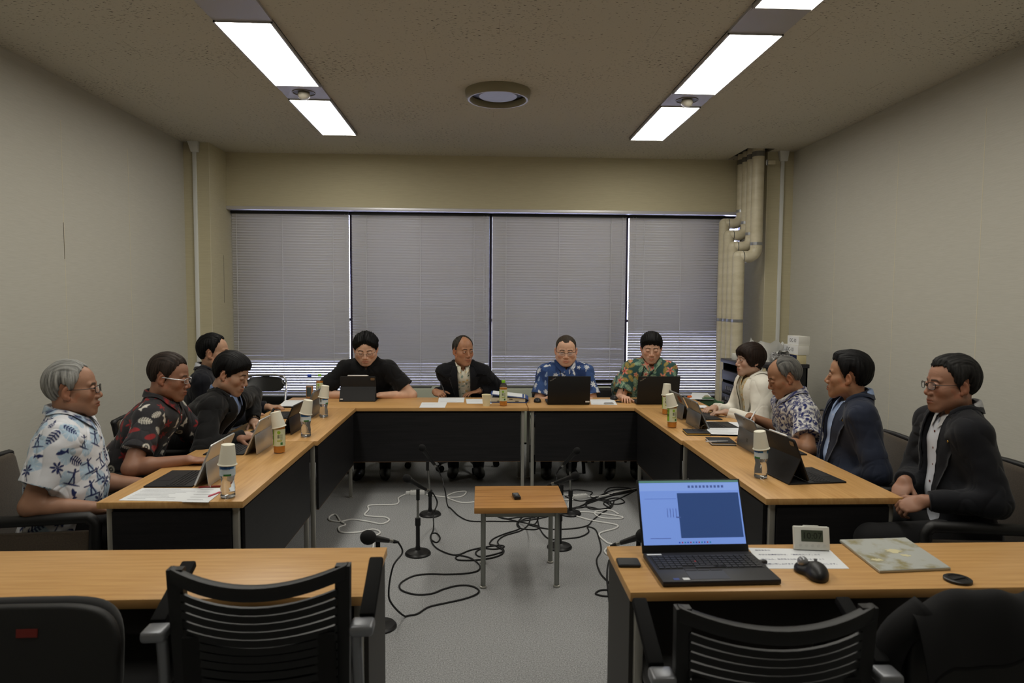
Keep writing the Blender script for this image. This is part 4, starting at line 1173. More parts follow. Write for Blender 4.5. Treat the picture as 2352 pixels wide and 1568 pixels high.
def stamp(V, N, C, rs, spacing, motifs, h=.004):
    """scatter motifs over the cloth; motifs: list of (fn, radius, colour, weight[, centre colour])"""
    R = np.random.RandomState(rs); order = R.permutation(len(V)); pts = []
    order = order[:6000]
    wts = np.array([m[3] for m in motifs], float); wts /= wts.sum()
    acc = np.zeros((0, 3))
    for i in order:
        p = V[i]
        if len(acc) and (np.sum((acc - p)**2, 1) < spacing**2).any(): continue
        acc = np.vstack([acc, p]); pts.append(i)
    G = .06; key = np.floor(V/G).astype(np.int64) + 64; key = (key[:, 0]*256 + key[:, 1])*256 + key[:, 2]
    so = np.argsort(key, kind='stable'); ks = key[so]; uq, st = np.unique(ks, return_index=True); en = np.append(st[1:], len(ks))
    look = {int(k): so[a:b] for k, a, b in zip(uq, st, en)}
    for i in pts:
        mo = motifs[R.choice(len(motifs), p=wts)]; fn, rad, col = mo[0], mo[1]*R.uniform(.85, 1.15), mo[2]
        p, n = V[i], N[i]
        up = np.array([0, 0, 1.0]); up = up - n*(up @ n)
        if np.linalg.norm(up) < .2: up = np.array([0, 1.0, 0]) - n*n[1]
        up /= np.linalg.norm(up); rt = np.cross(up, n)
        an = R.uniform(-.5, .5) if fn not in (m_frond, m_leaf, m_fish, m_flower, m_daisy) else R.uniform(0, 6.28)
        up, rt = up*math.cos(an) + rt*math.sin(an), rt*math.cos(an) - up*math.sin(an)
        c0 = np.floor((p - rad*1.5)/G).astype(int) + 64; c1 = np.floor((p + rad*1.5)/G).astype(int) + 64
        near = [look[k] for k in ((x*256 + y)*256 + z for x in range(c0[0], c1[0] + 1) for y in range(c0[1], c1[1] + 1) for z in range(c0[2], c1[2] + 1)) if k in look]
        near = np.concatenate(near); near = near[N[near] @ n > .1]
        qq = V[near] - p; kk = np.abs(qq).max(1) < rad*1.5; near = near[kk]; qq = qq[kk]
        a = qq @ rt/rad; b = qq @ up/rad
        cov = 0; e = .40*h/rad
        for da, db in ((0, 0), (e, e), (-e, e), (e, -e), (-e, -e)): cov = cov + (fn(a + da, b + db) & (np.abs(a) < 1.05) & (np.abs(b) < 1.05))*.2
        C[near] += cov[:, None]*(srgb(col) - C[near])
        if len(mo) > 4:
            ins = (np.hypot(a, b) < .25); C[near[ins]] = srgb(mo[4])
    return C

skinm = attr_mat('skin', .48, spec=.4)
hairm = attr_mat('hair', .6, spec=.18)
clothm = attr_mat('printed_cloth', .82, sheen=.1, spec=.2, grain=.25)
POSES = {'flat': (.22, .30, .20, .10), 'type': (.38, .62, .38, .08), 'pen': (.75, 1.00, .60, .03), 'rest': (.55, .75, .45, .05), 'clasp': (.85, .80, .45, .02)}
def unit(v):
    v = np.asarray(v, float); return v/(np.linalg.norm(v) + 1e-12)
def hand_prims(tm, pose, k=1.0):
    c1, c2, c3, spread = POSES[pose]; out = []
    for i, (bx, L, r) in enumerate(((.0285, .070, .0088), (.0095, .078, .0090), (-.0095, .072, .0086), (-.0275, .056, .0076))):
        a = np.array([tm*bx, .086 - .006*(i == 3) - .002*(i == 0), .0]); sp = tm*spread*(1.5 - i)*.7
        ang = c1*(1 + .06*i); p = a
        for j, (f, cc) in enumerate(((.45, 0), (.30, c2), (.25, c3))):
            ang += cc if j else 0
            d = np.array([math.sin(sp)*math.cos(ang), math.cos(sp)*math.cos(ang), -math.sin(ang)])
            q = p + d*L*f; out.append((p, q, r*(1 - .09*j), r*(1 - .09*(j + 1)))); p = q
    p = np.array([tm*.026, .022, -.006]); d = unit((tm*.62, .70, -.30))
    for L, r0, r1, bend in ((.042, .0145, .0115, 0), (.034, .0110, .0100, .25), (.026, .0100, .0080, .25)):
        d = unit(d + bend*np.array([-tm*.8, .4, -.2])); q = p + d*L; out.append((p, q, r0, r1)); p = q
    return out
def arm_mesh(S, E, W, fd, dn, tm, pose, h, k=1.0, fat=1.0):
    Y = unit(fd); Z = unit(np.asarray(dn, float) - Y*(np.asarray(dn, float) @ Y)); X = np.cross(Y, Z)
    R = np.stack([X, Y, Z], 1).astype(f32); pr = hand_prims(tm, pose); w = A(*W)
    def f(P):
        d = rcone(P, S, E, .050*k*fat, .043*k*fat)
        mid = np.asarray(E)*.7 + np.asarray(W)*.3
        d = smin(d, rcone(P, E, mid, .041*k*fat, .042*k*fat), .02)
        d = smin(d, rcone(P, mid, W, .041*k*fat, .0265*k), .02)
        m = np.sum((P - w)**2, 1) < .27**2
        if m.any():
            q = ((P[m] - w) @ R)/k
            e = ell(q, (0, .048, -.001), (.0415, .054, .0150))
            e = smin(e, ell(q, (tm*.022, .030, -.008), (.018, .030, .014)), .012)
            e = smin(e, ell(q, (0, .006, 0), (.030, .030, .021)), .014)
            for a, b, r0, r1 in pr: e = smin(e, rcone(q, a, b, r0, r1), .0035)
            d[m] = smin(d[m], e*k, .010)
        return d
    lo = np.min([S, E, W, np.asarray(W) + Y*.2], 0) - .085; hi = np.max([S, E, W, np.asarray(W) + Y*.2], 0) + .085
    V, F = surface(f, lo, hi, h)
    return V, F, (R, np.asarray(W, float))
def ik(S, W, pole, l1, l2):
    S, W = np.asarray(S, float), np.asarray(W, float); v = W - S; d = np.linalg.norm(v)
    if d > l1 + l2 - .006: W = S + v/d*(l1 + l2 - .006); v = W - S; d = np.linalg.norm(v)
    u = v/d; a = (l1*l1 - l2*l2 + d*d)/(2*d); h = math.sqrt(max(0, l1*l1 - a*a))
    p = np.asarray(pole, float); p = unit(p - u*(p @ u))
    return S + u*a + p*h, W
def glasses(kind, T, parent):
    """T maps head space to the person; kinds: thin black, half rim silver, metal oval, wire"""
    K = {'black': ((24, 22, 22), .0016, .0205, .0150, 0), 'silver': ((190, 192, 196), .0014, .021, .0130, .0032), 'halfrim': ((20, 20, 22), .0016, .0215, .0135, 0), 'wire': ((58, 52, 46), .0011, .0215, .0140, 0)}[kind]
    fm = mat('glasses_%s' % kind, K[0], .3, .5 if kind in ('silver', 'wire') else 0)
    g = empty('glasses'); g.parent = parent; rimm = mat('lens_rim_clear', (210, 210, 212), .15, alpha=.6)
    for s in (-1, 1):
        rim = []
        for i in range(28):
            t = 2*PI*i/28; e = 2/3.2
            cx, cz = math.copysign(abs(math.cos(t))**e, math.cos(t))*K[2], math.copysign(abs(math.sin(t))**e, math.sin(t))*K[3]
            x = s*.0335 + cx
            rim.append(Vector((x, .1040 - .22*max(0, abs(x) - .02)*1.0 - 2.2*max(0, abs(x) - .02)**2, .0035 + cz)))
        if kind == 'halfrim':
            up = [p for p in rim if p.z > .0045]; up.sort(key=lambda p: p.x)
            MB().tube([T @ p for p in up], K[1]*1.25, 6).build('brow_bar', fm, g, smooth='all')
            lw = [p for p in rim if p.z < .0065]; lw.sort(key=lambda p: math.atan2(p.z - .0035, (p.x - s*.0335)))
            MB().tube([T @ p for p in lw], K[1]*.8, 6).build('lens_rim', rimm, g, smooth='all')
        else:
            MB().tube([T @ p for p in rim], K[1], 6, closed=True).build('lens_rim', fm, g, smooth='all')
        c = sum(rim, Vector())/28
        m = MB(); m.add([T @ c] + [T @ p for p in rim], [(0, 1 + i, 1 + (i + 1) % 28) for i in range(28)])
        m.build('lens', mat('lens_glass', (235, 240, 245), .05, alpha=.13, spec=.8), g)
        o = max(rim, key=lambda p: s*p.x); o = Vector((o.x, o.y, .0095))
        tr = K[4] or K[1]*1.1
        pts = [o, Vector((s*.0700, .078, .0110)), Vector((s*.0775, .040, .0100)), Vector((s*.0830, -.004, .0125)), Vector((s*.0830, -.024, .000))]
        MB().tube([T @ p for p in pts], tr, 6).build('temple', mat('temple_clear', (206, 208, 212), .2, .3) if K[4] else fm, g, smooth='all')
    MB().tube([T @ Vector(p) for p in ((-.0125, .1035, .0060), (0, .1075, .0075), (.0125, .1035, .0060))], K[1], 6).build('bridge', fm, g, smooth='all')
    return g
SHOE = None
def shoe_mesh():
    def f(P):
        d = ell(P, (0, .06, .045), (.045, .125, .045)); d = smin(d, ell(P, (0, -.02, .06), (.040, .065, .060)), .03)
        return np.maximum(d, -P[:, 2] + .004)
    V, F = surface(f, (-.08, -.13, -.02), (.08, .22, .16), .009)
    me_o = emit_mesh('shoe', V, F, mat('shoe_leather', (14, 13, 13), .5), None); me = me_o.data; bpy.data.objects.remove(me_o); return me
SHOE = shoe_mesh()
PEOPLE = {}
def person(key, label, hip, phi, head, hs, hyaw, hpitch, hroll, arms, cloth, hair, skin=(196, 146, 112), lid='open', brow=(30, 26, 24), gl=None, sw=.185, fat=1.0,
           chestfat=1.0, no=(0, -.040, -.126), wide=1.0, jaw=0.0, stubble=.15, age=0.0, gaze=(0, 0), lip=1.0, browk=1.0, hres=.0045, cres=.0055, legs=True, blush=.5, gscale=1.0):
    rz = math.radians(phi) - PI/2
    root = empty('person', (hip[0], hip[1], 0), rz, label, 'person', 'people seated around the tables')
    Mi = (Matrix.Translation((hip[0], hip[1], 0)) @ Matrix.Rotation(rz, 4, 'Z')).inverted()
    loc = lambda p: np.array(Mi @ Vector(p)); dirl = lambda d: np.array(Mi.to_3x3() @ Vector(d))
    rs = sum(ord(ch) for ch in key)*1.37
    Hw = at_y(head[0], head[1], head[2]); Hc = loc(Hw)
    Rh = np.array(rotm(0, 0, math.radians(hyaw - phi)) @ rotm(math.radians(hpitch), 0, 0) @ rotm(0, math.radians(hroll), 0))
    NB = Hc + np.array(no)*hs
    Tm = Matrix(((*(Rh[0]*hs), Hc[0]), (*(Rh[1]*hs), Hc[1]), (*(Rh[2]*hs), Hc[2]), (0, 0, 0, 1)))
    # ---- head and neck
    V, F = HEADS[lid]; V = V.copy()
    col = head_colour(V, skin, brow, rs, stubble, lip, browk, blush, age, {'open': .0108, 'narrow': .0095, 'down': .0024}[lid])
    jw = 1 + jaw*sstep(-V[:, 2], .0, .09)*(V[:, 1] > -.05); Vm = V*np.array([wide, 1, 1]); Vm[:, 0] *= jw
    wn = sstep(-V[:, 2], .075, .165)*(1 - sstep(V[:, 1], .030, .055))
    Vh = Hc + (Vm*hs) @ Rh.T
    Vt = NB + np.array([0, .0, -.005]) + (Vm - np.array([0, -.040, -.165]))*hs*np.array([1.05, 1.05, 1])
    Vb = Vh + wn[:, None]*(Vt - Vh)
    parts = [(Vb, F, col)]
    bsk = srgb(skin)
    # ---- torso field
    X = np.array([1.0, 0, 0]); P0 = np.array([0, -.02, .52]); sp = NB - P0
    P1 = P0 + sp*.36 + np.array([0, -.015, 0]); P2 = P0 + sp*.70 + np.array([0, -.005, 0])
    U1 = unit(P2 - P0); U2 = unit(NB - P1)
    U2 = unit(U2*np.array([1, .8, 1]))
    R1 = np.stack([X, np.cross(U1, X), U1], 1).astype(f32); R2 = np.stack([unit(X - U2*(X @ U2)), np.cross(U2, unit(X - U2*(X @ U2))), U2], 1).astype(f32)
    l1, l2 = .295*hs/1.05, .262*hs/1.05
    SH, EL, WR = {}, {}, {}
    for sd in ('R', 'L'):
        sg = 1 if sd == 'R' else -1; a = arms[sd]
        SH[sd] = NB + np.array([sg*sw, a.get('sf', 0.0), -.058])
        pole = a.get('pole', (sg*.55, -.35, -1.0))
        EL[sd], WR[sd] = ik(SH[sd], loc(a['w']), pole, l1, l2)
    jk = cloth['type'] == 'jacket'; off = cloth.get('off', .010 if jk else .006)
    fwd1 = R1[:, 1]; fwd2 = R2[:, 1]
    def torso(P, o):
        d = ell(P, P0, (.190*fat + o, .145*fat + o, .13 + o))
        d = smin(d, ell(P, P1 + np.array(fwd1)*.022*fat, (.178*fat + o, .130*fat + o, .175 + o), R1), .05)
        d = smin(d, ell(P, P2 + np.array(fwd2)*.008, (.186*chestfat + o, .118*chestfat + o, .168 + o), R2), .05)
        d = smin(d, ell(P, NB + np.array([0, .022, -.072]), (.120 + o, .070 + o, .078 + o)), .05)
        for sd in ('R', 'L'):
            d = smin(d, rcone(P, NB + np.array([0, -.014, .016]), SH[sd] + np.array([0, -.004, .004]), .050 + o, .054 + o), .045)
        return d
    def neckcut(P, d, r, vdep):
        d = smax(d, -rcone(P, NB + np.array([0, .004, -.02]), NB + np.array([0, .030, .12]), r, r + .006), .006)
        if vdep:
            zz = P[:, 2] - (NB[2] - vdep); wv = np.maximum(np.abs(P[:, 0] - NB[0]) - .42*zz, -zz)
            d = np.where(P[:, 1] > NB[1], np.maximum(d, -wv*.8), d)
        return d
    sl = cloth.get('sleeve', 'short')
    def sleeves(P, d, o):
        for sd in ('R', 'L'):
            S, E, W = SH[sd], EL[sd], WR[sd]
            if sl == 'short':
                q = .70; c = S + (E - S)*q; ax_ = unit(E - S).astype(f32)
                e = rcone(P, S, S + (E - S)*.95, .057*fat**.5 + o, .080*fat**.5 + o); e = smax(e, (P - A(*c)) @ ax_, .004)
            else:
                e = rcone(P, S, E, .059 + o, .053 + o); e = smin(e, rcone(P, E, E + (W - E)*.96, .051 + o, .034 + o), .03)
                c = E + (W - E)*.93; ax_ = unit(W - E).astype(f32); e = smax(e, np.where(np.sum((P - A(*W))**2, 1) < .03, (P - A(*c)) @ ax_, -1), .004)
            d = smin(d, e, .060)
        return d
    zb = NB[2] - cloth.get('button', .34); wtop = cloth.get('wtop', .062); wbot = cloth.get('wbot', .012)
    def vopen(P):
        return wbot + (wtop - wbot)*np.clip((P[:, 2] - zb)/(NB[2] - zb), 0, 1.3)
    def spine_x(z): return NB[0] + (P0[0] - NB[0])*np.clip((NB[2] - z)/(NB[2] - P0[2]), -.3, 1)
    def spine_y(z): return NB[1] + (P0[1] - NB[1])*np.clip((NB[2] - z)/(NB[2] - P0[2]), 0, 1)
    def outer(P):
        o = off
        d = torso(P, o)
        if jk:
            wv = vopen(P); fr = P[:, 1] > spine_y(P[:, 2]) + .03
            ax_ = np.abs(P[:, 0] - spine_x(P[:, 2])); lw = .078*np.clip((P[:, 2] - zb)/(NB[2] - .05 - zb), 0, 1)
            d = np.where(fr, np.maximum(d, wv - ax_), d)
            d = neckcut(P, d, .064*hs, 0)
        else:
            d = neckcut(P, d, .060*hs, cloth.get('vdep', .034))
            fr = (P[:, 1] > NB[1] - .02)
            d = d - .0016*(np.abs(P[:, 0] - spine_x(P[:, 2])) < .016)*fr
        d = sleeves(P, d, o)
        return np.maximum(d, .40 - P[:, 2])
    allp = [SH['R'], SH['L'], EL['R'], EL['L'], P0, NB] + ([WR['R'], WR['L']] if sl != 'short' else [])
    lo = np.min(allp, 0) - .20*fat; hi = np.max(allp, 0) + np.array([.12, .20*fat, .10]); lo[2] = .38
    V, F = surface(outer, lo, hi, cres)
    V = relax(V, F, 1, .4); N = vnormals(V, F)
    n1 = vnoise(V*np.array([9, 9, 15]) + rs); n2 = vnoise(V*np.array([22, 22, 34]) + rs*2); n3 = vnoise(V*np.array([14, 14, 5]) + rs*3)
    rid = np.abs(2*n3 - 1)
    n4 = vnoise(V*np.array([11, 11, 7]) + vnoise(V*6)[:, None]*2 + rs*5); rid = np.minimum(rid, np.abs(2*n4 - 1))
    V = V + N*(cloth.get('fold', .010)*(n1 - .5) + .004*(n2 - .5) + .010*np.sqrt(rid) - .005)[:, None]
    C = np.tile(srgb(cloth['col']), (len(V), 1)); 
    if cloth.get('base2') is not None:
        k = sstep(vnoise(V*18 + rs), .45, .6); C = C + k[:, None]*(srgb(cloth['base2']) - C)
    for spc, mot in cloth.get('prints', []): C = stamp(V, N, C, int(rs) + int(spc*1000), spc, mot, cres)
    emit_mesh('jacket' if jk else 'shirt', V, F, cloth.get('mat') or clothm, root, C)
    def front_y(x, z, fn=outer):
        ys = np.linspace(NB[1] + .35, NB[1] - .35, 281); d = fn(np.stack([np.full(281, x), ys, np.full(281, z)], 1).astype(f32))
        i = np.argmax(d < 0); return ys[i] if d[i] < 0 else NB[1] + .08
    shirt_fn = outer
    if jk:
        so = off - .019
        def inner(P): return np.maximum(neckcut(P, torso(P, so), .056*hs, cloth.get('vdep', .045)), .44 - P[:, 2])
        V, F = surface(inner, lo, hi, cres)
        N = vnormals(V, F); V = V + N*(.008*(vnoise(V*np.array([16, 16, 22]) + rs) - .5))[:, None]
        C = np.tile(srgb(cloth['shirt']), (len(V), 1))
        for spc, mot in cloth.get('sprints', []): C = stamp(V, N, C, int(rs) + 3, spc, mot)
        dropb = (V[:, 1] < spine_y(V[:, 2]) + .02) & (V[:, 2] < NB[2] - .05)
        emit_mesh('shirt', V, F, cloth.get('smat') or clothm, root, C, drop=dropb)
        shirt_fn = inner
        zc = zb + .02
    # ---- collar
    def collar_band(name, cfn, colr, m, rc, hb, hf, fall, g0, spread, prints, lift):
        nu, nv = 44, 7
        def cf(u, v):
            th = (u - .5)*2*(PI - g0); fr = (1 - math.cos(th))/2
            ht = hb + (hf - hb)*fr**1.3; yo = .026*fr
            pt = max(0, (abs(th) - (PI - g0 - .60))/.60)
            if v < .3: k = v/.3; z = ht - .026*(1 - k); rr = rc - .001
            else: k = (v - .3)/.7; z = ht + .002 - k*(fall + .030*pt**1.5); rr = rc + .0035 + k*spread*(1 + .3*fr)
            return (rr*math.sin(th)*1.05, -rr*math.cos(th)*1.0 + yo, z)
        pts = np.array([cf(i/nu, j/nv) for j in range(nv + 1) for i in range(nu + 1)]) + NB + np.array([0, -.010, .010])
        d = cfn(pts.astype(f32)); e = 1e-3
        g = np.stack([cfn((pts + np.eye(3)[k]*e).astype(f32)) - d for k in range(3)], 1)/e; g /= np.linalg.norm(g, axis=1, keepdims=True) + 1e-6
        pts = pts + g*np.clip(lift - d, 0, .05)[:, None]
        FF = np.array([(j*(nu + 1) + i, j*(nu + 1) + i + 1, (j + 1)*(nu + 1) + i + 1, (j + 1)*(nu + 1) + i) for j in range(nv) for i in range(nu)])
        nn = vnormals(pts, FF); n0 = len(pts)
        V2 = np.concatenate([pts, pts - nn*.0028]); F2 = np.concatenate([FF, FF[:, ::-1] + n0])
        C = np.tile(srgb(colr), (len(V2), 1))
        for spc, mot in prints: C = stamp(V2, np.concatenate([nn, nn]), C, int(rs) + 9, spc*.8, mot)
        emit_mesh(name, V2, F2, m, root, C)
    cc = cloth.get('collar')
    if cc:
        collar_band('collar', (lambda P: torso(P, off - .019)) if jk else (lambda P: torso(P, off)), cc, cloth.get('cmat') or cloth.get('smat') or clothm, .0635*hs, .064, -.010, .038, .16 if cloth.get('tight') else .27, .011,
                    cloth.get('prints', []) or cloth.get('sprints', []), .005)
    if jk: collar_band('jacket_collar', lambda P: torso(P, off), cloth['col'], cloth.get('mat') or clothm, .0685*hs, .038, -.018, .032, 1.0, .004, [], .005)
    if jk:
        def fys(xs, zs):
            n = len(xs); ys = np.linspace(NB[1] + .32, NB[1] - .30, 156); Q = np.stack([np.repeat(xs, 156), np.tile(ys, n), np.repeat(zs, 156)], 1).astype(f32)
            # the cut front is bridged by the uncut torso so that the lapel lies on the chest
            dd = torso(Q, off).reshape(n, 156); i = np.argmax(dd < 0, 1); return ys[i]
        for s_ in (-1, 1):
            nz, nx = 26, 5; t = np.linspace(0, 1, nz + 1); zz = (NB[2] + .004) + (zb + .02 - NB[2] - .004)*t
            wv = vopen(np.stack([zz*0, zz*0, zz], 1)); sx_ = spine_x(zz)
            lw = np.interp(t, [0, .16, .24, .27, 1], [.034, .060, .044, .078, .006])
            XS = (sx_ + s_*(wv - .004))[:, None] + s_*(lw[:, None]*np.linspace(0, 1, nx + 1)[None]); ZS = np.repeat(zz[:, None], nx + 1, 1) + .012*np.linspace(0, 1, nx + 1)[None]*(t[:, None] > .25)
            Y_ = fys(XS.ravel(), ZS.ravel()) + .0085; pts = np.stack([XS.ravel(), Y_, ZS.ravel()], 1)
            FF = np.array([(j*(nx + 1) + i, j*(nx + 1) + i + 1, (j + 1)*(nx + 1) + i + 1, (j + 1)*(nx + 1) + i) for j in range(nz) for i in range(nx)])
            if s_ > 0: FF = FF[:, ::-1]
            nn = vnormals(pts, FF); n0 = len(pts); V2 = np.concatenate([pts, pts - nn*.006])
            rim = list(range(0, nx)) + [(j*(nx + 1) + nx) for j in range(nz)] + [nz*(nx + 1) + i for i in range(nx, 0, -1)] + [j*(nx + 1) for j in range(nz, 0, -1)]
            RF = np.array([(rim[k], rim[(k + 1) % len(rim)], rim[(k + 1) % len(rim)] + n0, rim[k] + n0) for k in range(len(rim))])
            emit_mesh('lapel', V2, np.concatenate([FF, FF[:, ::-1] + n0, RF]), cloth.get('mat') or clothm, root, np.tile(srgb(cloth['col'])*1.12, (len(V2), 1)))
    if cloth.get('buttons'):
        for k in range(cloth['buttons']):
            z = NB[2] - .075 - k*.075
            if z < .62: break
            bx = float(spine_x(z)); y = front_y(bx, z, shirt_fn)
            MB().lathe([(.0052, 0), (.0052, .0025), (.0030, .003)], 10, m=rotm(-PI/2, 0, 0), c=(bx, y, z)).build('button', mat('button_%s' % key, cloth.get('bcol', (225, 225, 220)), .4), root)
    if cloth.get('pin'):
        x, dz = cloth['pin']; z = NB[2] + dz; x = x + float(spine_x(z)); y = front_y(x, z)
        MB().sphere((x, y + .001, z), (.0065, .003, .0065), 12, 8).build('lapel_pin', mat('pin_gold', (196, 160, 84), .3, .9), root, smooth='all')
    if cloth.get('lanyard'):
        for s in (-1, 1):
            pts = []
            for k in range(9):
                t = k/8; z = NB[2] + .030 - .24*t; x = float(spine_x(z)) + s*(.062*(1 - t) + .004); pts.append(Vector((x, front_y(x, z) + .004, z)))
            MB().tube(pts, .0045, 5, flat=.35).build('lanyard', mat('lanyard_black', (20, 20, 24), .7), root, smooth='all')
        MB().box((.004, front_y(0, NB[2] - .225) + .008, NB[2] - .225), (.012, .008, .03)).build('lanyard_clip', blk, root)
    # ---- arms
    for sd in ('R', 'L'):
        a = arms[sd]; tm = -1 if sd == 'R' else 1
        V, F, hf = arm_mesh(SH[sd], EL[sd], WR[sd], dirl(a.get('fd', (0, 0, 0))) if a.get('fd') else unit(WR[sd] - EL[sd]), dirl(a.get('dn', (0, 0, 1))), tm, a.get('pose', 'type'), a.get('h', hres), hs/1.05, fat**.4)
        C = np.tile(bsk*np.array([.97, .96, .95]), (len(V), 1))*(1 + .16*(vnoise(V*45 + rs) - .5) + .10*(vnoise(V*14 + rs) - .5))[:, None]
        kn = vnoise(V*120 + rs); 
        parts.append((V, F, C)); a['frame'] = hf
        if a.get('watch'):
            c = WR[sd] - unit(WR[sd] - EL[sd])*.012; T = Matrix.Translation(Vector(c)) @ Vector(unit(WR[sd] - EL[sd])).to_track_quat('Z', 'Y').to_matrix().to_4x4()
            ring = [T @ Vector((.034*math.cos(t), .026*math.sin(t), 0)) for t in np.linspace(0, 2*PI, 25)[:-1]]
            wt = MB().tube(ring, .0055, 8, closed=True).build('wristwatch', mat('watch_strap', (60, 44, 36), .5), root, smooth='all')
            dn = Vector(hf[0][:, 2]); cc_ = Vector(c) + dn*.031
            q = dn.to_track_quat('Z', 'Y').to_matrix()
            MB().lathe([(.015, -.004), (.016, .0), (.015, .004), (.0, .0045)], 20, c=cc_, m=q).build('watch_case', mat('watch_steel', (200, 196, 184), .2, .9), wt, smooth=True)
    # ---- torso core closes the body
    V, F = surface(lambda P: np.maximum(torso(P, -.026), .42 - P[:, 2]), lo, hi, .011)
    parts.append((V, F, np.tile(bsk, (len(V), 1))))
    n = 0; VV = []; FF = []; CC = []
    for v, f_, c in parts: VV.append(v); FF.append(f_ + n); CC.append(c); n += len(v)
    emit_mesh('body', np.concatenate(VV), np.concatenate(FF), skinm, root, np.concatenate(CC))
    # ---- eyes
    em = eye_mesh(*gaze)
    for s in (-1, 1):
        e = link('eye', em, root); e.matrix_local = Tm @ Matrix.Translation((s*.032*wide, .0765, .0055))
    # ---- hair
    st, top, side, front, c1, c2 = hair[:6]; kw = hair[6] if len(hair) > 6 else {}
    V, F, C, inn = build_hair(st, top, side, front, c1, c2, rs, **kw)
    V = V*np.array([wide, 1, 1]); V = Hc + (V*hs) @ Rh.T
    emit_mesh('hair', V, F, hairm, root, C, drop=inn)
    if gl: glasses(gl, Tm @ Matrix.Diagonal((wide*gscale, 1, gscale, 1)), root)
    # ---- trousers and shoes
    if legs:
        KN = {s: np.array([s*.13, .42, .52]) for s in (1, -1)}; AN = {s: np.array([s*.11, .36, .09]) for s in (1, -1)}
        def tr(P):
            d = np.maximum(ell(P, P0, (.178*fat, .138*fat, .12)), P[:, 2] - .60)
            for s in (1, -1):
                d = smin(d, rcone(P, (s*.09, .02, .515), KN[s], .088, .066), .03); d = smin(d, rcone(P, KN[s], AN[s], .064, .050), .02)
            return d
        V, F = surface(tr, (-.26, -.22, .03), (.26, .54, .68), .0125)
        emit_mesh('trousers', V, F, mat('trousers_%s' % cloth.get('legs', 'black'), {'black': (22, 22, 24), 'navy': (26, 30, 44), 'white': (205, 202, 195)}[cloth.get('legs', 'black')], .9, sheen=.1), root)
        for s in (1, -1):
            o = link('shoe', SHOE, root); o.location = (AN[s][0], AN[s][1] + .01, 0); o.rotation_euler = (0, 0, -s*.12)
    PEOPLE[key] = dict(root=root, arms=arms, loc=Mi)
    return root
T7 = TH + .026       # wrist height for a hand resting on a table
def tw(u, v, z=T7): return tuple(at_z(u, v, z))

# ------------------------------------------------------------------ who sits where
W_, NV, SKY = (226, 228, 232), (34, 44, 92), (160, 190, 214)
person('L1', 'grey-haired man in glasses and a white palm-print shirt at the near left', (-1.86, 3.13), 14, (167, 897, 3.15), 1.04, 20, 2, 0,
       {'R': dict(w=(-1.64, 2.99, .635), pose='rest', pole=(.25, -.15, -1), sf=.02), 'L': dict(w=(-1.62, 3.38, .635), pose='rest', pole=(-.2, -.1, -1))},
       dict(type='shirt', col=(222, 224, 230), collar=(222, 224, 230), buttons=5, cuff=1, fold=.012,
            prints=[(.085, [(m_blob, .045, (176, 200, 220), 1)]), (.066, [(m_palm, .042, NV, 2), (m_frond, .036, NV, 1.5), (m_pine, .030, NV, 1), (m_fish, .026, NV, 1), (m_surfer, .040, NV, 1), (m_leaf, .022, (60, 72, 124), .8)])]),
       ('high', .012, .013, .003, (70, 70, 68), (168, 168, 164), dict(amp=.0032)), skin=(159, 119, 96), gl='black', sw=0.157, fat=1.16, chestfat=1.10, no=(0, -.025, -.126), age=.5, browk=1.35, stubble=.1, gaze=(.1, 0), cres=.0030, brow=(40, 34, 30))
person('L2', 'man in clear-framed glasses and a dark shirt with red and white print', (-2.00, 3.84), 4, (388, 868, 3.78), 1.04, 6, -10, 0,
       {'R': dict(w=tw(432, 1056), fd=(.95, .12, -.05), pose='type', pole=(.7, -.2, -.8)), 'L': dict(w=(-1.40, 4.02, T7), pose='type', pole=(-.6, -.2, -.8))},
       dict(type='shirt', col=(50, 49, 52), collar=(46, 45, 48), buttons=4, bcol=(200, 196, 186),
            prints=[(.062, [(m_turtle, .040, (214, 210, 200), 1.2), (m_fish, .030, (214, 210, 200), 1.2), (m_leaf, .034, (142, 44, 46), 3), (m_flower, .030, (142, 44, 46), 2), (m_frond, .030, (206, 202, 190), .8), (m_ring, .022, (206, 202, 190), .7)])]),
       ('short', .012, .009, .003, (22, 18, 16), (58, 48, 42)), skin=(154, 112, 90), lid='narrow', gl='silver', sw=0.157, fat=1.0, age=.35, cres=.0036, brow=(34, 28, 26), gaze=(.2, -.3))
person('L3', 'dark-haired man in a black jacket over a blue checked shirt leaning on the left table', (-1.92, 4.33), -6, (531, 861, 4.28), 1.04, -4, -18, -3,
       {'R': dict(w=tw(566, 1000, .735), fd=(.9, .35, -.05), pose='flat', pole=(.8, -.2, -.6)), 'L': dict(w=tw(583, 968, .735), fd=(.55, -.8, -.05), pose='flat', pole=(-.8, .2, -.6), watch=1)},
       dict(type='jacket', sleeve='long', col=(18, 18, 19), shirt=(120, 140, 180), collar=(120, 140, 180), wtop=.060, wbot=.045, button=.40, pin=(-.115, -.16), buttons=4, fold=.014),
       ('fringe', .020, .017, .002, (8, 8, 9), (19, 18, 19)), skin=(178, 141, 117), lid='down', sw=0.167, fat=1.08, chestfat=1.05, wide=1.04, jaw=.05, gaze=(0, -.5), stubble=.2, cres=.0055)
person('L4', 'man in a dark suit half hidden behind the man leaning on the left table', (-2.04, 5.02), 6, (492, 812, 4.98), 1.05, 8, 0, 0,
       {'R': dict(w=(-1.66, 4.95, .70), pose='rest'), 'L': dict(w=(-1.62, 5.25, .72), pose='rest')},
       dict(type='jacket', sleeve='long', col=(22, 23, 30), shirt=(218, 222, 230), collar=(218, 222, 230), wtop=.055, wbot=.02, legs='navy'),
       ('high', .018, .013, .010, (8, 8, 9), (19, 18, 19), dict(amp=.004)), skin=(176, 137, 111), sw=0.167, cres=.0065)
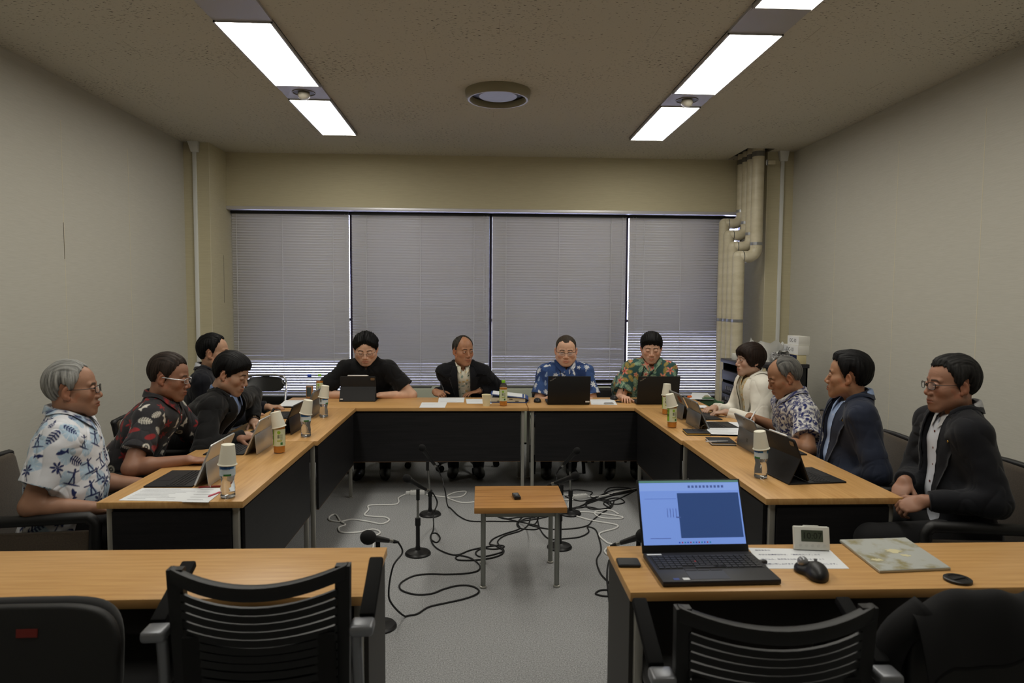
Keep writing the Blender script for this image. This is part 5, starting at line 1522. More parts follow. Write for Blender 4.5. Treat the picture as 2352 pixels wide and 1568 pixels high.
person('F1', 'man in a black polo and glasses looking down at a tablet', (-.95, 6.26), -88, (840, 802, 5.88), 1.08, -84, -22, 0,
       {'R': dict(w=(-1.12, 5.85, T7), fd=(.8, -.6, 0), pose='type', pole=(.9, 0, -.5), h=.006), 'L': dict(w=(-.86, 5.85, T7), fd=(-.8, -.6, 0), pose='type', pole=(-.9, 0, -.5), h=.006)},
       dict(type='shirt', col=(17, 17, 19), collar=(15, 15, 17), vdep=.07, mat=None),
       ('part', .020, .018, .003, (7, 7, 8), (18, 17, 18), dict(part=.004, amp=.004)), skin=(221, 178, 152), lid='down', gl='wire', sw=0.187, fat=1.16, chestfat=1.15, wide=1.06, jaw=.10, no=(0, -.070, -.112), stubble=.2, gaze=(0, -.5))
person('F2', 'balding man in a dark jacket over a yellow floral shirt writing at the far table', (-.14, 6.30), -88, (1064, 807, 6.00), 1.04, -60, -3, 0,
       {'R': dict(w=tw(999, 899, .735), fd=(.62, -.75, -.15), dn=(-.45, -.2, .85), pose='pen', pole=(.15, -.3, -1), h=.0036), 'L': dict(w=tw(1100, 898, .735), fd=(-.86, -.45, -.1), pose='flat', pole=(-.15, -.3, -1), h=.0036, watch=1)},
       dict(type='jacket', sleeve='long', col=(19, 20, 25), shirt=(228, 224, 206), collar=(228, 224, 206), wtop=.060, wbot=.052, button=.42, pin=(-.095, -.105), buttons=5, bcol=(235, 230, 215), legs='navy',
            sprints=[(.034, [(m_flower, .014, (214, 168, 40), 2), (m_leaf, .010, (44, 92, 60), 1.4), (m_frond, .016, (40, 120, 120), .8), (m_dot, .004, (60, 80, 50), 1)])]),
       ('bald', .011, .010, 0, (26, 24, 22), (70, 66, 60)), skin=(172, 124, 94), age=.9, sw=0.167, wide=.97, gaze=(-.25, 0), stubble=.05, cres=.0050)
person('F3', 'man with cropped hair and glasses in a blue palm-print shirt behind a laptop', (.70, 6.26), -92, (1300, 806, 5.98), 1.07, -96, -10, 0,
       {'R': dict(w=(.62, 5.72, T7), pose='type', pole=(.45, -.2, -1), h=.006), 'L': dict(w=(.86, 5.72, T7), pose='type', pole=(-.45, -.2, -1), h=.006)},
       dict(type='shirt', col=(42, 62, 108), base2=(58, 84, 136), collar=(46, 68, 116), lanyard=1, buttons=2, vdep=.04,
            prints=[(.062, [(m_palm, .036, (222, 226, 230), 2), (m_fish, .030, (222, 226, 230), 1), (m_surfer, .032, (222, 226, 230), .8), (m_flower, .020, (222, 226, 230), .8), (m_pine, .028, (150, 170, 200), .8)])]),
       ('buzz', .0045, .004, 0, (46, 40, 34), (72, 62, 52), dict(amp=.0006)), skin=(221, 176, 148), lid='narrow', gl='halfrim', sw=0.177, fat=1.18, chestfat=1.15, wide=1.04, jaw=.12, gaze=(0, -.4), stubble=.2, cres=.0045)
person('F4', 'young man in a green hibiscus-print shirt behind the right laptop', (1.30, 6.22), -98, (1496, 800, 5.94), 1.05, -101, -14, 0,
       {'R': dict(w=(1.21, 5.69, T7), pose='type', pole=(.4, -.2, -1), h=.005), 'L': dict(w=(1.44, 5.66, T7), pose='type', pole=(-.4, -.2, -1), h=.006)},
       dict(type='shirt', col=(50, 82, 80), collar=(56, 84, 78), lanyard=1, buttons=2, vdep=.04,
            prints=[(.050, [(m_frond, .040, (150, 180, 150), 2), (m_frond, .032, (176, 150, 70), 1)]), (.082, [(m_flower, .038, (222, 140, 116), 2, (190, 70, 70)), (m_flower, .024, (226, 156, 130), 1.4, (190, 70, 70))])]),
       ('fringe', .020, .014, .002, (8, 8, 9), (19, 18, 18)), skin=(219, 174, 148), lid='down', sw=0.167, fat=1.02, chestfat=1.04, gaze=(0, -.5), stubble=.35, cres=.0045)
person('R1', 'woman with short brown hair in a white jacket over a yellow floral blouse', (2.14, 5.04), 184, (1722, 829, 5.00), .98, 184, 1, 0,
       {'R': dict(w=(1.78, 5.10, .735), fd=(-.9, -.5, -.05), pose='rest', pole=(.6, -.2, -1)), 'L': dict(w=(1.80, 4.90, .735), fd=(-.95, .2, -.1), pose='rest', pole=(-.6, -.2, -1))},
       dict(type='jacket', sleeve='long', col=(232, 228, 216), shirt=(228, 220, 188), collar=(228, 216, 180), wtop=.074, wbot=.045, button=.36, legs='black', off=.010, buttons=2, bcol=(236, 232, 220),
            sprints=[(.034, [(m_flower, .017, (222, 170, 50), 2, (190, 120, 40)), (m_leaf, .012, (80, 110, 60), 1), (m_dot, .004, (90, 80, 50), .6)])]),
       ('bob', .022, .024, .002, (20, 13, 10), (42, 29, 22), dict(amp=.003)), skin=(187, 152, 131), sw=0.137, chestfat=.95, fat=.95, lip=1.3, stubble=0, browk=.7, gaze=(0, 0), cres=.0055)
person('R2', 'balding man in a blue and white floral shirt writing on the right table', (2.12, 4.30), 178, (1802, 868, 4.26), 1.04, 170, -20, 0,
       {'R': dict(w=tw(1722, 956, .745), fd=(-.75, -.65, -.15), dn=(-.2, .5, .85), pose='pen', pole=(.7, -.2, -.8), h=.0036), 'L': dict(w=tw(1752, 1003, .735), fd=(-.9, .3, 0), pose='flat', pole=(-.8, -.2, -.7))},
       dict(type='shirt', col=(214, 212, 208), collar=(214, 212, 208), buttons=3, tight=1,
            prints=[(.024, [(m_leaf, .016, (44, 50, 104), 1), (m_frond, .017, (60, 66, 118), 1)]), (.036, [(m_daisy, .024, (40, 46, 100), 3), (m_dot, .013, (40, 46, 100), 1.4), (m_ring, .018, (46, 52, 104), 1.6), (m_flower, .020, (48, 52, 100), 1.2)])]),
       ('bald', .012, .013, 0, (48, 48, 48), (120, 118, 114), dict(amp=.0025)), skin=(157, 114, 86), lid='down', age=.6, sw=0.162, fat=1.04, gaze=(0, -.5), cres=.0036, no=(0, -.055, -.122))
person('R3', 'dark-haired man in a navy blazer over a light blue shirt turned away', (2.00, 3.60), 172, (1948, 866, 3.56), 1.03, 146, 2, 0,
       {'R': dict(w=(1.88, 3.72, .600), pose='rest', pole=(.3, -.1, -1)), 'L': dict(w=(1.89, 3.50, .600), pose='rest', pole=(-.3, -.1, -1), sf=.03)},
       dict(type='jacket', sleeve='long', col=(38, 44, 60), shirt=(158, 182, 224), collar=(166, 188, 228), wtop=.080, wbot=.050, button=.42, pin=(-.125, -.085), buttons=5, legs='navy', bcol=(226, 228, 232), fold=.012),
       ('short', .022, .016, .006, (8, 8, 9), (20, 19, 20), dict(amp=.0034)), skin=(166, 123, 94), sw=0.172, fat=1.04, chestfat=1.05, age=.3, gaze=(0, 0), browk=1.3, cres=.0050)
person('R4', 'man in glasses and dark suit jacket, hands in his lap, at the near right', (2.13, 2.92), 172, (2184, 886, 2.95), 1.03, 174, -1, 0,
       {'R': dict(w=tuple(at_y(2078, 1105, 2.98)), fd=(-.6, -.5, -.6), pose='clasp', pole=(.3, .1, -1), sf=.03, h=.0040), 'L': dict(w=tuple(at_y(2122, 1150, 2.78)), fd=(-.85, .25, -.35), dn=(-.3, -.5, .8), pose='clasp', pole=(-.3, .1, -1), sf=.04, h=.0040)},
       dict(type='jacket', sleeve='long', col=(24, 25, 30), shirt=(204, 208, 218), collar=(196, 196, 198), wtop=.082, wbot=.062, button=.42, pin=(-.130, -.095), buttons=5, bcol=(110, 60, 56), fold=.013),
       ('short', .018, .016, .005, (12, 12, 13), (48, 47, 46), dict(amp=.0036)), skin=(157, 115, 93), gl='black', lid='narrow', age=.7, sw=0.167, fat=1.0, chestfat=1.0, gaze=(0, 0), cres=.0050, browk=1.2)

# ================================================================== things on the tables
pet = mat('bottle_plastic', (226, 234, 240), .07, spec=.8, alpha=.13)
teal = mat('tea_liquid', (196, 122, 10), .12, alpha=.95, spec=.6)
waterm = mat('water_liquid', (244, 248, 250), .02, trans=1.0, ior=1.33)
cupm = mat('paper_cup', (236, 232, 214), .7)
wl_blue = mat('label_blue', (60, 128, 190), .4); wl_white = mat('label_pale', (214, 228, 236), .4)
tl_cream = mat('label_cream', (216, 222, 186), .45); tl_green = mat('label_green', (150, 190, 60), .45); inkb = mat('ink_black', (40, 44, 40), .6); inkg = mat('ink_green', (60, 120, 60), .5); inkblue = mat('ink_blue', (40, 60, 130), .5)
capg = mat('cap_green', (132, 196, 40), .45); capb = mat('cap_blue', (36, 70, 180), .4)
def cyl_patch(R, t0, t1, z0, z1, n=8):
    m = MB(); vs = []
    for z in (z0, z1):
        for i in range(n + 1):
            t = t0 + (t1 - t0)*i/n; vs.append((R*math.cos(t), R*math.sin(t), z))
    m.add(vs, [(i, i + 1, n + 2 + i, n + 1 + i) for i in range(n)]); return m
def cup_mesh(m, T, inverted=True):
    prof = [(.0375, 0), (.0385, .002), (.0385, .006), (.0365, .007), (.0270, .088), (.0262, .0885)] if inverted else [(.0255, 0), (.0265, .0), (.0355, .086), (.0372, .087), (.0378, .090), (.0368, .092), (.0350, .089), (.0255, .004)]
    m.lathe(prof, 32, cap0=not inverted, cap1=inverted); m.xf(T); return m
pet2 = mat('bottle_plastic_clear', (240, 236, 220), .07, spec=.8, alpha=.05)
def bottle(kind, x, y, face, label, cap=None, cup=None, cuplabel=None, tilt=.12, tdir=0.0):
    r = empty('water_bottle' if kind == 'water' else 'tea_bottle', (x, y, TH + .0005), face, label, 'bottle', 'drink bottles on the tables')
    k = .0315
    if kind == 'water':
        prof = [(.018, .002), (.027, .0), (k, .006), (k, .014), (.0295, .019), (k, .024), (.0300, .032), (k, .040), (.0285, .060), (.0270, .072), (.0290, .084), (k, .094), (k, .150), (.0290, .163), (.0160, .186), (.0120, .194), (.0120, .206)]
    else:
        prof = [(.018, .002), (.028, .0), (k, .006), (.0300, .012), (k, .018), (.0302, .026), (k, .032), (.0310, .040), (.0310, .135), (.0318, .140), (.0290, .156), (.0170, .180), (.0125, .188), (.0125, .202)]
    MB().lathe(prof, 32, cap0=True, cap1=True).build('bottle_body', pet if kind == 'water' else pet2, r, smooth=True)
    lv = .145 if kind == 'water' else (.150 if cap is None else .148)
    lp = [(a - .0012, max(b, .003)) for a, b in prof if b < lv]; lp.append((lp[-1][0], lv))
    MB().lathe(lp, 28).build('drink', waterm if kind == 'water' else teal, r, smooth=True)
    R = k + .0004
    if kind == 'water':
        MB().lathe([(R, .098), (R, .150)], 32, cap0=False, cap1=False).build('label', wl_white, r, smooth=True)
        cyl_patch(R + .0003, -2.2, -.1, .127, .149).build('label_print', wl_blue, r); cyl_patch(R + .0003, .6, 2.4, .124, .149).build('label_print', wl_blue, r)
        cyl_patch(R + .0003, -1.5, -.5, .098, .106).build('label_print', inkg, r)
        for j in range(7): cyl_patch(R + .0005, -2.75 + j*.055, -2.72 + j*.055, .112, .140, 1).build('barcode_bar', inkb, r)
        for j, tx in enumerate('天然水'):
            a = -1.75 + j*.52; text_obj('lettering', tx, .017, inkblue, r, ((R + .001)*math.cos(a), (R + .001)*math.sin(a), .132), (PI/2, 0, a + PI/2), .0001)
    else:
        MB().lathe([(R, .041), (R, .134)], 32, cap0=False, cap1=False).build('label', tl_cream, r, smooth=True)
        cyl_patch(R + .0003, -2.7, -1.95, .046, .130).build('label_print', tl_green, r); cyl_patch(R + .0003, .6, 1.3, .046, .130).build('label_print', tl_green, r)
        m = MB(); 
        for i in range(14):
            t = 2*PI*i/14; m.v.append(((R + .0006)*math.cos(-1.0 + .28*math.cos(t)), (R + .0006)*math.sin(-1.0 + .28*math.cos(t)), .117 + .009*math.sin(t)))
        m.f.append(tuple(range(14))); m.mi.append(0); m.build('leaf_mark', tl_green, r)
        for j in range(7): cyl_patch(R + .0005, -1.22 + j*.05, -1.195 + j*.05, .085, .104, 1).build('barcode_bar', inkb, r)
        for j in range(6): cyl_patch(R + .0004, -.80, -.35, .078 + j*.005, .080 + j*.005, 3).build('text_line', mat('ink_grey_green', (130, 140, 110), .6), r)
        cyl_patch(R + .0004, -.75, -.35, .048, .062).build('label_print', inkg, r); cyl_patch(R + .0004, -1.30, -.45, .068, .074).build('label_print', mat('label_olive', (170, 180, 70), .5), r)
        for j, tx in enumerate('お茶'):
            text_obj('lettering', tx, .022, inkb, r, ((R + .001)*math.cos(-2.32), (R + .001)*math.sin(-2.32), .112 - j*.028), (PI/2, 0, -2.32 + PI/2), .0001)
    if cap:
        MB().lathe([(.0145, .186), (.0145, .205), (.013, .207)], 24).build('cap', cap, r, smooth=True)
    elif cup is not None:
        MB().lathe([(.0135, .188), (.0135, .205), (.012, .207)], 20).build('cap', capg if kind == 'tea' else mat('cap_white', (226, 226, 226), .5), r, smooth=True)
        c = empty('paper_cup', (x, y, TH + .0005), face, cuplabel, 'cup', 'white paper cups upturned on bottles')
        T = Matrix.Rotation(tdir - face, 4, 'Z') @ Matrix.Translation((.0, 0, .140)) @ Matrix.Rotation(tilt, 4, 'Y')
        m = cup_mesh(MB(), T); m.build('cup_wall', cupm, c, smooth=True)
        MB().tube([T @ Vector((.0385*math.cos(t), .0385*math.sin(t), .003)) for t in np.linspace(0, 2*PI, 33)[:-1]], .0018, 6, closed=True).build('rolled_rim', cupm, c, smooth='all')
    return r
FL, FR_ = -.35, -.35
bottle('water', -1.077, 2.922, -.25, 'water bottle at the near corner of the left table, beside the papers', cup=1, cuplabel='paper cup upturned on the nearest water bottle on the left table', tilt=.05, tdir=0)
bottle('tea', -1.108, 3.775, -.35, 'tea bottle on the left table beside the second silver tablet', cup=1, cuplabel='strongly tilted paper cup on the tea bottle on the left table', tilt=-.22, tdir=0)
bottle('water', -1.075, 4.216, -.2, 'middle water bottle of the left table', cup=1, cuplabel='tilted paper cup on the middle water bottle of the left table', tilt=.20, tdir=0)
bottle('water', -1.126, 4.917, .6, 'water bottle farthest along the left table', cup=1, cuplabel='paper cup on the farthest water bottle of the left table', tilt=.16, tdir=0)
bottle('tea', 1.392, 5.025, -.9, 'rear tea bottle on the right table', cup=1, cuplabel='upright paper cup on the rear tea bottle of the right table', tilt=.02, tdir=0)
bottle('tea', 1.283, 4.487, -.5, 'front tea bottle on the right table, before the glasses on a notebook', cup=1, cuplabel='tilted paper cup on the front tea bottle of the right table', tilt=-.24, tdir=0)
bottle('water', 1.349, 3.188, -1.6, 'water bottle beside the black tablet folio on the right table', cup=1, cuplabel='paper cup on the water bottle beside the black tablet folio', tilt=-.13, tdir=.1)
bottle('tea', .181, 5.432, -.7, 'green-capped tea bottle before the writing man', cap=capg)
p = at_z(741, 906, TH); bottle('tea', -1.372, 5.86, -.7, 'green-capped tea bottle beside the man in the black polo', cap=capg)
r = empty('drink_bottle', (-1.455, 5.845, TH), 0, 'blue-capped bottle half full of brown tea beside the black polo', 'bottle')
MB().lathe([(.022, 0), (.031, .004), (.031, .120), (.029, .150), (.020, .172), (.0135, .180), (.0135, .190)], 28).build('bottle_body', pet, r, smooth=True)
MB().lathe([(.021, .002), (.0298, .005), (.0298, .105)], 24).build('drink', teal, r, smooth=True)
MB().lathe([(.017, .184), (.017, .205), (.015, .207)], 20).build('cap', capb, r, smooth=True)
cyl_patch(.0316, -2.2, -.9, .02, .10).build('label', mat('label_slate', (62, 74, 76), .5), r)
c = empty('paper_cup', (.045, 5.43, TH), 0, 'upright cream paper cup on the table before the writing man', 'cup')
cup_mesh(MB(), Matrix.Identity(4), False).build('cup_wall', mat('paper_cup_cream', (238, 228, 190), .7), c, smooth=True)

# -------------------------------------------------- papers
paper = mat('paper_white', (228, 231, 234), .8); paperink = mat('paper_print', (150, 152, 160), .8)
def sheet(corners, label, lines=0, thick=.0008, z=TH, name='paper_sheet', group=None, kink=0.0, rows=None):
    """corners: four photo pixels (near left, near right, far right, far left) on the table top"""
    P = [at_z(u, v, z) if len((u, v)) == 2 and u > 5 else Vector((u, v, z)) for u, v in corners]
    c = sum(P, Vector())/4
    r = empty(name, c, 0, label, 'paper', group or 'papers on the tables')
    def f(u, v): 
        p = (P[0].lerp(P[1], u)).lerp(P[3].lerp(P[2], u), v) - c
        return Vector((p.x, p.y, thick + kink*(math.sin(PI*u)*.5 + .5*math.sin(3*u + 2*v))))
    m = MB(); m.grid(f, 8, 6); m.grid(lambda u, v: f(1 - u, v)*1.0 - Vector((0, 0, thick)), 8, 6)
    m.build('sheet', paper, r)
    for k in range(lines):
        v = .86 - .72*k/max(1, lines - 1) if lines > 1 else .5; e = rnd.uniform(.55, .92)
        a, b = f(.08, v), f(e, v); d = (f(.08, v + .018) - a)
        MB().add([a + Vector((0, 0, .0003)), b + Vector((0, 0, .0003)), b + d + Vector((0, 0, .0003)), a + d + Vector((0, 0, .0003))], [(0, 1, 2, 3)]).build('text_line', paperink, r)
    return r
sheet([(272, 1149), (420, 1152), (478, 1121), (327, 1121)], 'printed papers at the near end of the left table, left sheet', 8, kink=.0006)
sheet([(418, 1153), (478, 1154), (520, 1121), (460, 1121)], 'right sheet of the printed papers beside the nearest water bottle', 5, thick=.0016)
sheet([(640, 936), (730, 937), (742, 922), (655, 922)], 'thick white booklet lying on the far left table', 2, thick=.012, name='booklet')
sheet([(963, 936), (1022, 936), (1027, 924), (969, 924)], 'white paper nearest the table edge before the writing man', 1)
sheet([(1006, 924), (1065, 924), (1067, 913), (1008, 913)], 'paper the man in the dark jacket is writing on', 2)
sheet([(1072, 927), (1130, 927), (1128, 916), (1070, 916)], 'paper beside the cream paper cup on the far table', 1)
sheet([(1358, 929), (1418, 930), (1410, 917), (1355, 917)], 'paper between the two laptops on the far table', 2)
sheet([(1620, 1000), (1700, 1002), (1702, 986), (1625, 986)], 'clipped stack of papers beside the woman on the right table', 5, thick=.010, name='document_stack')
sheet([(1625, 983), (1700, 985), (1700, 970), (1610, 967)], 'paper the floral-shirted man is writing on', 5, thick=.0010)
sheet([(1583, 917), (1640, 918), (1625, 903), (1590, 902)], 'clear document sleeve on the far right table corner', 0, thick=.003, name='document_sleeve')
sheet([(1588, 937), (1628, 938), (1620, 932), (1588, 932)], 'folded white paper behind the stickered tablet', 0, thick=.006)
sheet([(500, 1032), (560, 1030), (566, 1017), (512, 1018)], 'white paper under the second silver tablet', 0)
# pens
def pen(a, b, label, col, r=.0042, tip=None):
    a, b = Vector(a), Vector(b); d = (b - a).normalized(); o = empty('pen', a, 0, label, 'pen', 'pens'); L = (b - a).length
    MB().tube([d*0, d*L*.08, d*L*.5, d*L], [.0012, r, r, r*.95], 10).build('barrel', mat('pen_%d_%d_%d' % col, col, .3), o, smooth='all')
    MB().cyl(d*L*.52, d*L*.55, r*1.08, n=10).build('ring', chrome, o)
    return o
hw = PEOPLE['F2']['arms']['R']['frame']; Rw = PEOPLE['F2']['root'].rotation_euler.z
def hand_world(key, sd, q):
    h = PEOPLE[key]['arms'][sd]['frame']; p = h[1] + h[0].astype(float) @ np.array(q)
    return PEOPLE[key]['loc'].inverted() @ Vector(p)
tipp = hand_world('F2', 'R', (-.02, .115, -.05)); tipp.z = TH + .003
pen(tipp, tipp + Vector((-.055, .055, .125)), 'black and silver pen in the hand of the writing man', (60, 60, 64))
tipp = hand_world('R2', 'R', (-.02, .115, -.05)); tipp.z = TH + .004
pen(tipp, tipp + Vector((.065, .040, .085)), 'white stylus in the hand of the floral-shirted man', (228, 228, 230), .0048)
a, b = at_z(478, 1140, TH + .004), at_z(505, 1130, TH + .004); pen(a, b, 'pink pen lying by the nearest water bottle', (210, 90, 110))
a, b = at_z(455, 1119, TH + .005), at_z(508, 1116, TH + .005); pen(a, b, 'dark red pen lying behind the papers on the left table', (120, 34, 26), .005)
a, b = at_z(1620, 1014, TH + .022), at_z(1672, 1013, TH + .022); pen(a, b, 'silver pen resting on the plain black notebook', (190, 192, 196), .0045)
# notebooks
def notebook(px, label, gold):
    P = [at_z(u, v, TH) for u, v in px]; c = sum(P, Vector())/4; w_ = (P[1] - P[0]).length; d_ = (P[3] - P[0]).length; a = math.atan2(P[1].y - P[0].y, P[1].x - P[0].x)
    r = empty('notebook', c, a, label, 'notebook')
    nb = mat('notebook_cover', (20, 22, 30), .55)
    MB().box((0, 0, .002), (w_, d_, .003)).build('back_cover', nb, r, bevel=.001); MB().box((0, 0, .0155), (w_, d_, .003)).build('front_cover', nb, r, bevel=.001)
    MB().box((0, .002, .0088), (w_ - .006, d_ - .006, .0105)).build('page_block', mat('page_gold', (206, 178, 98), .5) if gold else paper, r)
    return r, c
nb1, c1 = notebook([(1573, 1000), (1629, 1001), (1625, 991), (1571, 990)], 'black notebook with gilt pages under the folded reading glasses', True)
nb2, c2 = notebook([(1628, 1023), (1685, 1024), (1682, 1010), (1625, 1010)], 'plain black notebook with a silver pen on the right table', False)
def spectacles(c, rz, label, z):
    r = empty('reading_glasses', (c.x, c.y, z), rz, label, 'glasses'); g = mat('glasses_wire_gold', (110, 92, 66), .3, .7)
    for s in (-1, 1):
        MB().tube([(s*.032 + .021*math.cos(t), .0, .020 + .018*math.sin(t)) for t in np.linspace(0, 2*PI, 25)[:-1]], .0011, 6, closed=True).build('lens_rim', g, r, smooth='all')
        MB().tube([(s*.053, 0, .025), (s*.054, .02, .022), (s*.045, .09, .003)], .0010, 6).build('temple', g, r, smooth='all')
    MB().tube([(-.011, 0, .022), (0, -.003, .026), (.011, 0, .022)], .0011, 6).build('bridge', g, r, smooth='all')
spectacles(c1 + Vector((.02, -.005, 0)), .15, 'wire reading glasses standing on the gilt-edged notebook', TH + .0172)
p = at_z(1776, 1022, TH); spectacles(p, 1.2, 'wire reading glasses lying behind the near right water bottle', TH + .001)

# -------------------------------------------------- tablets, laptops
silv = mat('tablet_silver', (196, 196, 194), .34, .65); silvg = mat('tablet_grey', (128, 132, 136), .36, .6); scr = mat('screen_off', (14, 15, 18), .08, spec=.6); keyb = mat('keyboard_black', (24, 24, 26), .7); keycap = mat('key_cap', (36, 36, 38), .6)
def keys(r, w_, y0, y1, rows, z, cols=13, parent=None):
    dx = w_/cols; dy = (y1 - y0)/rows; me = MB().box((0, 0, 0), (dx*.82, dy*.78, .0022)).mesh('key', False); me.materials.append(keycap)
    for j in range(rows):
        for i in range(cols):
            if j == 0 and 3 < i < 9:
                continue
            o = link('key', me, r); o.location = (-w_/2 + dx*(i + .5) + (.15*dx if j % 2 else 0)*0, y0 + dy*(j + .5), z)
    MB().box((0, y0 + dy*.5, z), (dx*4.9, dy*.78, .0022)).build('space_bar', keycap, r)
def tablet(x, y, rz, label, lean=.48, w_=.290, h=.205, m=silv, kb=True, logo=None, kick=.42, keysz=True):
    """local +y is towards the user; the hinge line of the tablet at the origin, its back facing local -y"""
    r = empty('tablet_computer', (x, y, TH), rz, label, 'tablet', 'tablets with keyboards on the tables')
    T = Matrix.Rotation(lean, 4, 'X')           # leans back: the top moves towards -y
    bod = MB().prism(rrect(w_, h, .010), -.0045, .0045, T @ Matrix.Translation((0, 0, h/2 + .003)) @ Matrix.Rotation(PI/2, 4, 'X')).build('tablet_body', m, r, bevel=.002)
    MB().box((0, 0, 0), (w_ - .014, .0008, h - .014)).xf(T @ Matrix.Translation((0, .0050, h/2 + .003))).build('screen', scr, bod)
    MB().cyl((0, 0, 0), (0, .0012, 0), .004, n=12).xf(T @ Matrix.Translation((0, -.0056, h - .012))).build('camera', scr, bod)
    # kickstand: lower part of the back swings out
    hz = h*.60; hinge = T @ Vector((0, -.006, hz)); foot_y = hinge.y - math.sqrt(max(1e-4, (h*.52)**2 - (hinge.z - .002)**2))
    dirv = Vector((0, foot_y - hinge.y, .002 - hinge.z)); L = dirv.length; dirv.normalize(); nrm = Vector((1, 0, 0)).cross(dirv)
    M4 = Matrix(((1, dirv.x, nrm.x, hinge.x), (0, dirv.y, nrm.y, hinge.y), (0, dirv.z, nrm.z, hinge.z), (0, 0, 0, 1)))
    ks = MB().box((0, L/2, 0), (w_ - .004, L, .0022)).xf(M4).build('kickstand', m, r, bevel=.0008)
    if logo == 'window':
        for i in (0, 1):
            for j in (0, 1): MB().box(((i - .5)*.0105, L*.5 + (j - .5)*.0105, .0014 if nrm.y < 0 else -.0014), (.0095, .0095, .0006)).xf(M4).build('logo_square', mat('logo_grey', (92, 94, 96), .3, .5), ks)
    if logo == 'stickers':
        MB().lathe([(.030, 0), (.030, .0006)], 28, m=rotm(PI/2, 0, 0)).xf(T @ Matrix.Translation((.085, -.0056, h*.80)) @ Matrix.Diagonal((1, 1, .9, 1))).build('round_sticker', mat('sticker_red', (120, 52, 36), .5), bod)
        sg = -.0018 if nrm.y > 0 else .0018
        MB().lathe([(.026, 0), (.026, .0006)], 28).xf(M4 @ Matrix.Translation((-.06, L*.55, sg))).build('round_sticker', mat('sticker_maroon', (130, 40, 44), .5), ks)
        MB().lathe([(.021, 0), (.021, .0007)], 28).xf(M4 @ Matrix.Translation((-.06, L*.55, sg*1.3))).build('round_sticker', mat('sticker_navy', (40, 52, 96), .5), ks)
        MB().lathe([(.012, 0), (.012, .0007)], 20).xf(M4 @ Matrix.Translation((-.06, L*.55, sg*1.6))).build('round_sticker', mat('sticker_white', (220, 220, 222), .5), ks)
    if kb:
        k = MB().box((0, .115, .004), (w_, .215, .006)).build('keyboard_cover', keyb, r, bevel=.002)
        if keysz: keys(k, w_ - .024, .045, .130, 5, .0080)
        MB().box((0, .175, .0073), (.10, .055, .0006)).build('touchpad', mat('touchpad_dark', (32, 32, 35), .5), k)
    return r
tablet(-1.285, 3.225, PI/2 + .0, 'silver tablet nearest on the left table, on its kickstand', lean=.40, m=silv)
tablet(-1.275, 3.86, PI/2 - .02, 'silver tablet with kickstand behind the first one on the left table', lean=.42, m=silv)
tablet(-1.235, 4.40, PI/2 - .05, 'dark tablet before the man in the black jacket', lean=.42, m=mat('tablet_black', (30, 30, 33), .4, .2), h=.20)
tablet(-1.265, 4.985, PI/2, 'grey tablet beside the farthest water bottle on the left', lean=.42, m=silvg)
tablet(1.50, 4.90, -PI/2 + .05, 'stickered grey tablet farthest along the right table', lean=.46, m=silvg, logo='stickers')
tablet(1.505, 4.52, -PI/2 + .0, 'grey tablet with plain kickstand behind the front tea bottle', lean=.46, m=silvg, logo=None)
tablet(1.585, 3.80, -PI/2, 'silver tablet with a four-square logo before the floral-shirted man', lean=.42, m=silvg, logo='window')
def folio(x, y, rz, label, w_=.28, h=.215, lean=.50, white_pencil=True, kbd=True):
    r = empty('tablet_folio', (x, y, TH), rz, label, 'tablet'); fm = mat('folio_black', (25, 25, 27), .65)
    T = Matrix.Translation((0, 0, .012)) @ Matrix.Rotation(lean, 4, 'X')
    b = MB().prism(rrect(w_, h, .014), -.004, .004, T @ Matrix.Translation((0, 0, h/2)) @ Matrix.Rotation(PI/2, 4, 'X')).build('tablet_body', fm, r, bevel=.002)
    MB().box((0, .0046, h/2), (w_ - .016, .0008, h - .016)).xf(T).build('screen', scr, b)
    mid = T @ Vector((0, -.004, h*.55)); ft = Vector((0, mid.y - .055, .003))
    m = MB(); t = .003
    for sx in (-1,):
        m.add([(-w_/2, mid.y, mid.z), (w_/2, mid.y, mid.z), (w_/2, ft.y, ft.z), (-w_/2, ft.y, ft.z), (-w_/2, mid.y + t, mid.z - t), (w_/2, mid.y + t, mid.z - t), (w_/2, ft.y + t, 0), (-w_/2, ft.y + t, 0)],
              [(0, 3, 2, 1), (4, 5, 6, 7), (0, 1, 5, 4), (2, 3, 7, 6), (0, 4, 7, 3), (1, 2, 6, 5)])
    m.build('stand_flap', fm, r)
    if white_pencil: MB().tube([T @ Vector((-w_*.28, 0, h + .006)), T @ Vector((w_*.24, 0, h + .006)), T @ Vector((w_*.30, 0, h + .006))], [.0046, .0046, .0015], 10).build('stylus', mat('stylus_white', (232, 232, 232), .35), r, smooth='all')
    MB().prism(rrect(.034, .022, .006), 0, .002, T @ Matrix.Translation((w_/2 - .026, -.0062, h - .022)) @ Matrix.Rotation(PI/2, 4, 'X')).build('camera_island', mat('camera_bronze', (112, 92, 70), .4), b)
    MB().box((-w_/2 + .02, ft.y - .001, .022), (.022, .002, .010)).build('name_tag', paper, r)
    if kbd:
        k = MB().box((0, (.19 + ft.y)/2, .004), (w_, .19 - ft.y, .008)).build('keyboard_base', fm, r, bevel=.002)
        keys(k, w_ - .02, .035, .115, 5, .009)
        MB().box((0, .150, .0083), (.10, .045, .0006)).build('touchpad', mat('touchpad_dark', (32, 32, 35), .5), k)
    return r
folio(1.515, 3.205, -PI/2 + .10, 'black tablet folio with a white stylus at the near end of the right table', lean=.38)
folio(-1.02, 5.735, 0, 'black tablet folio standing before the man in the black polo', lean=.22, h=.20, w_=.295)
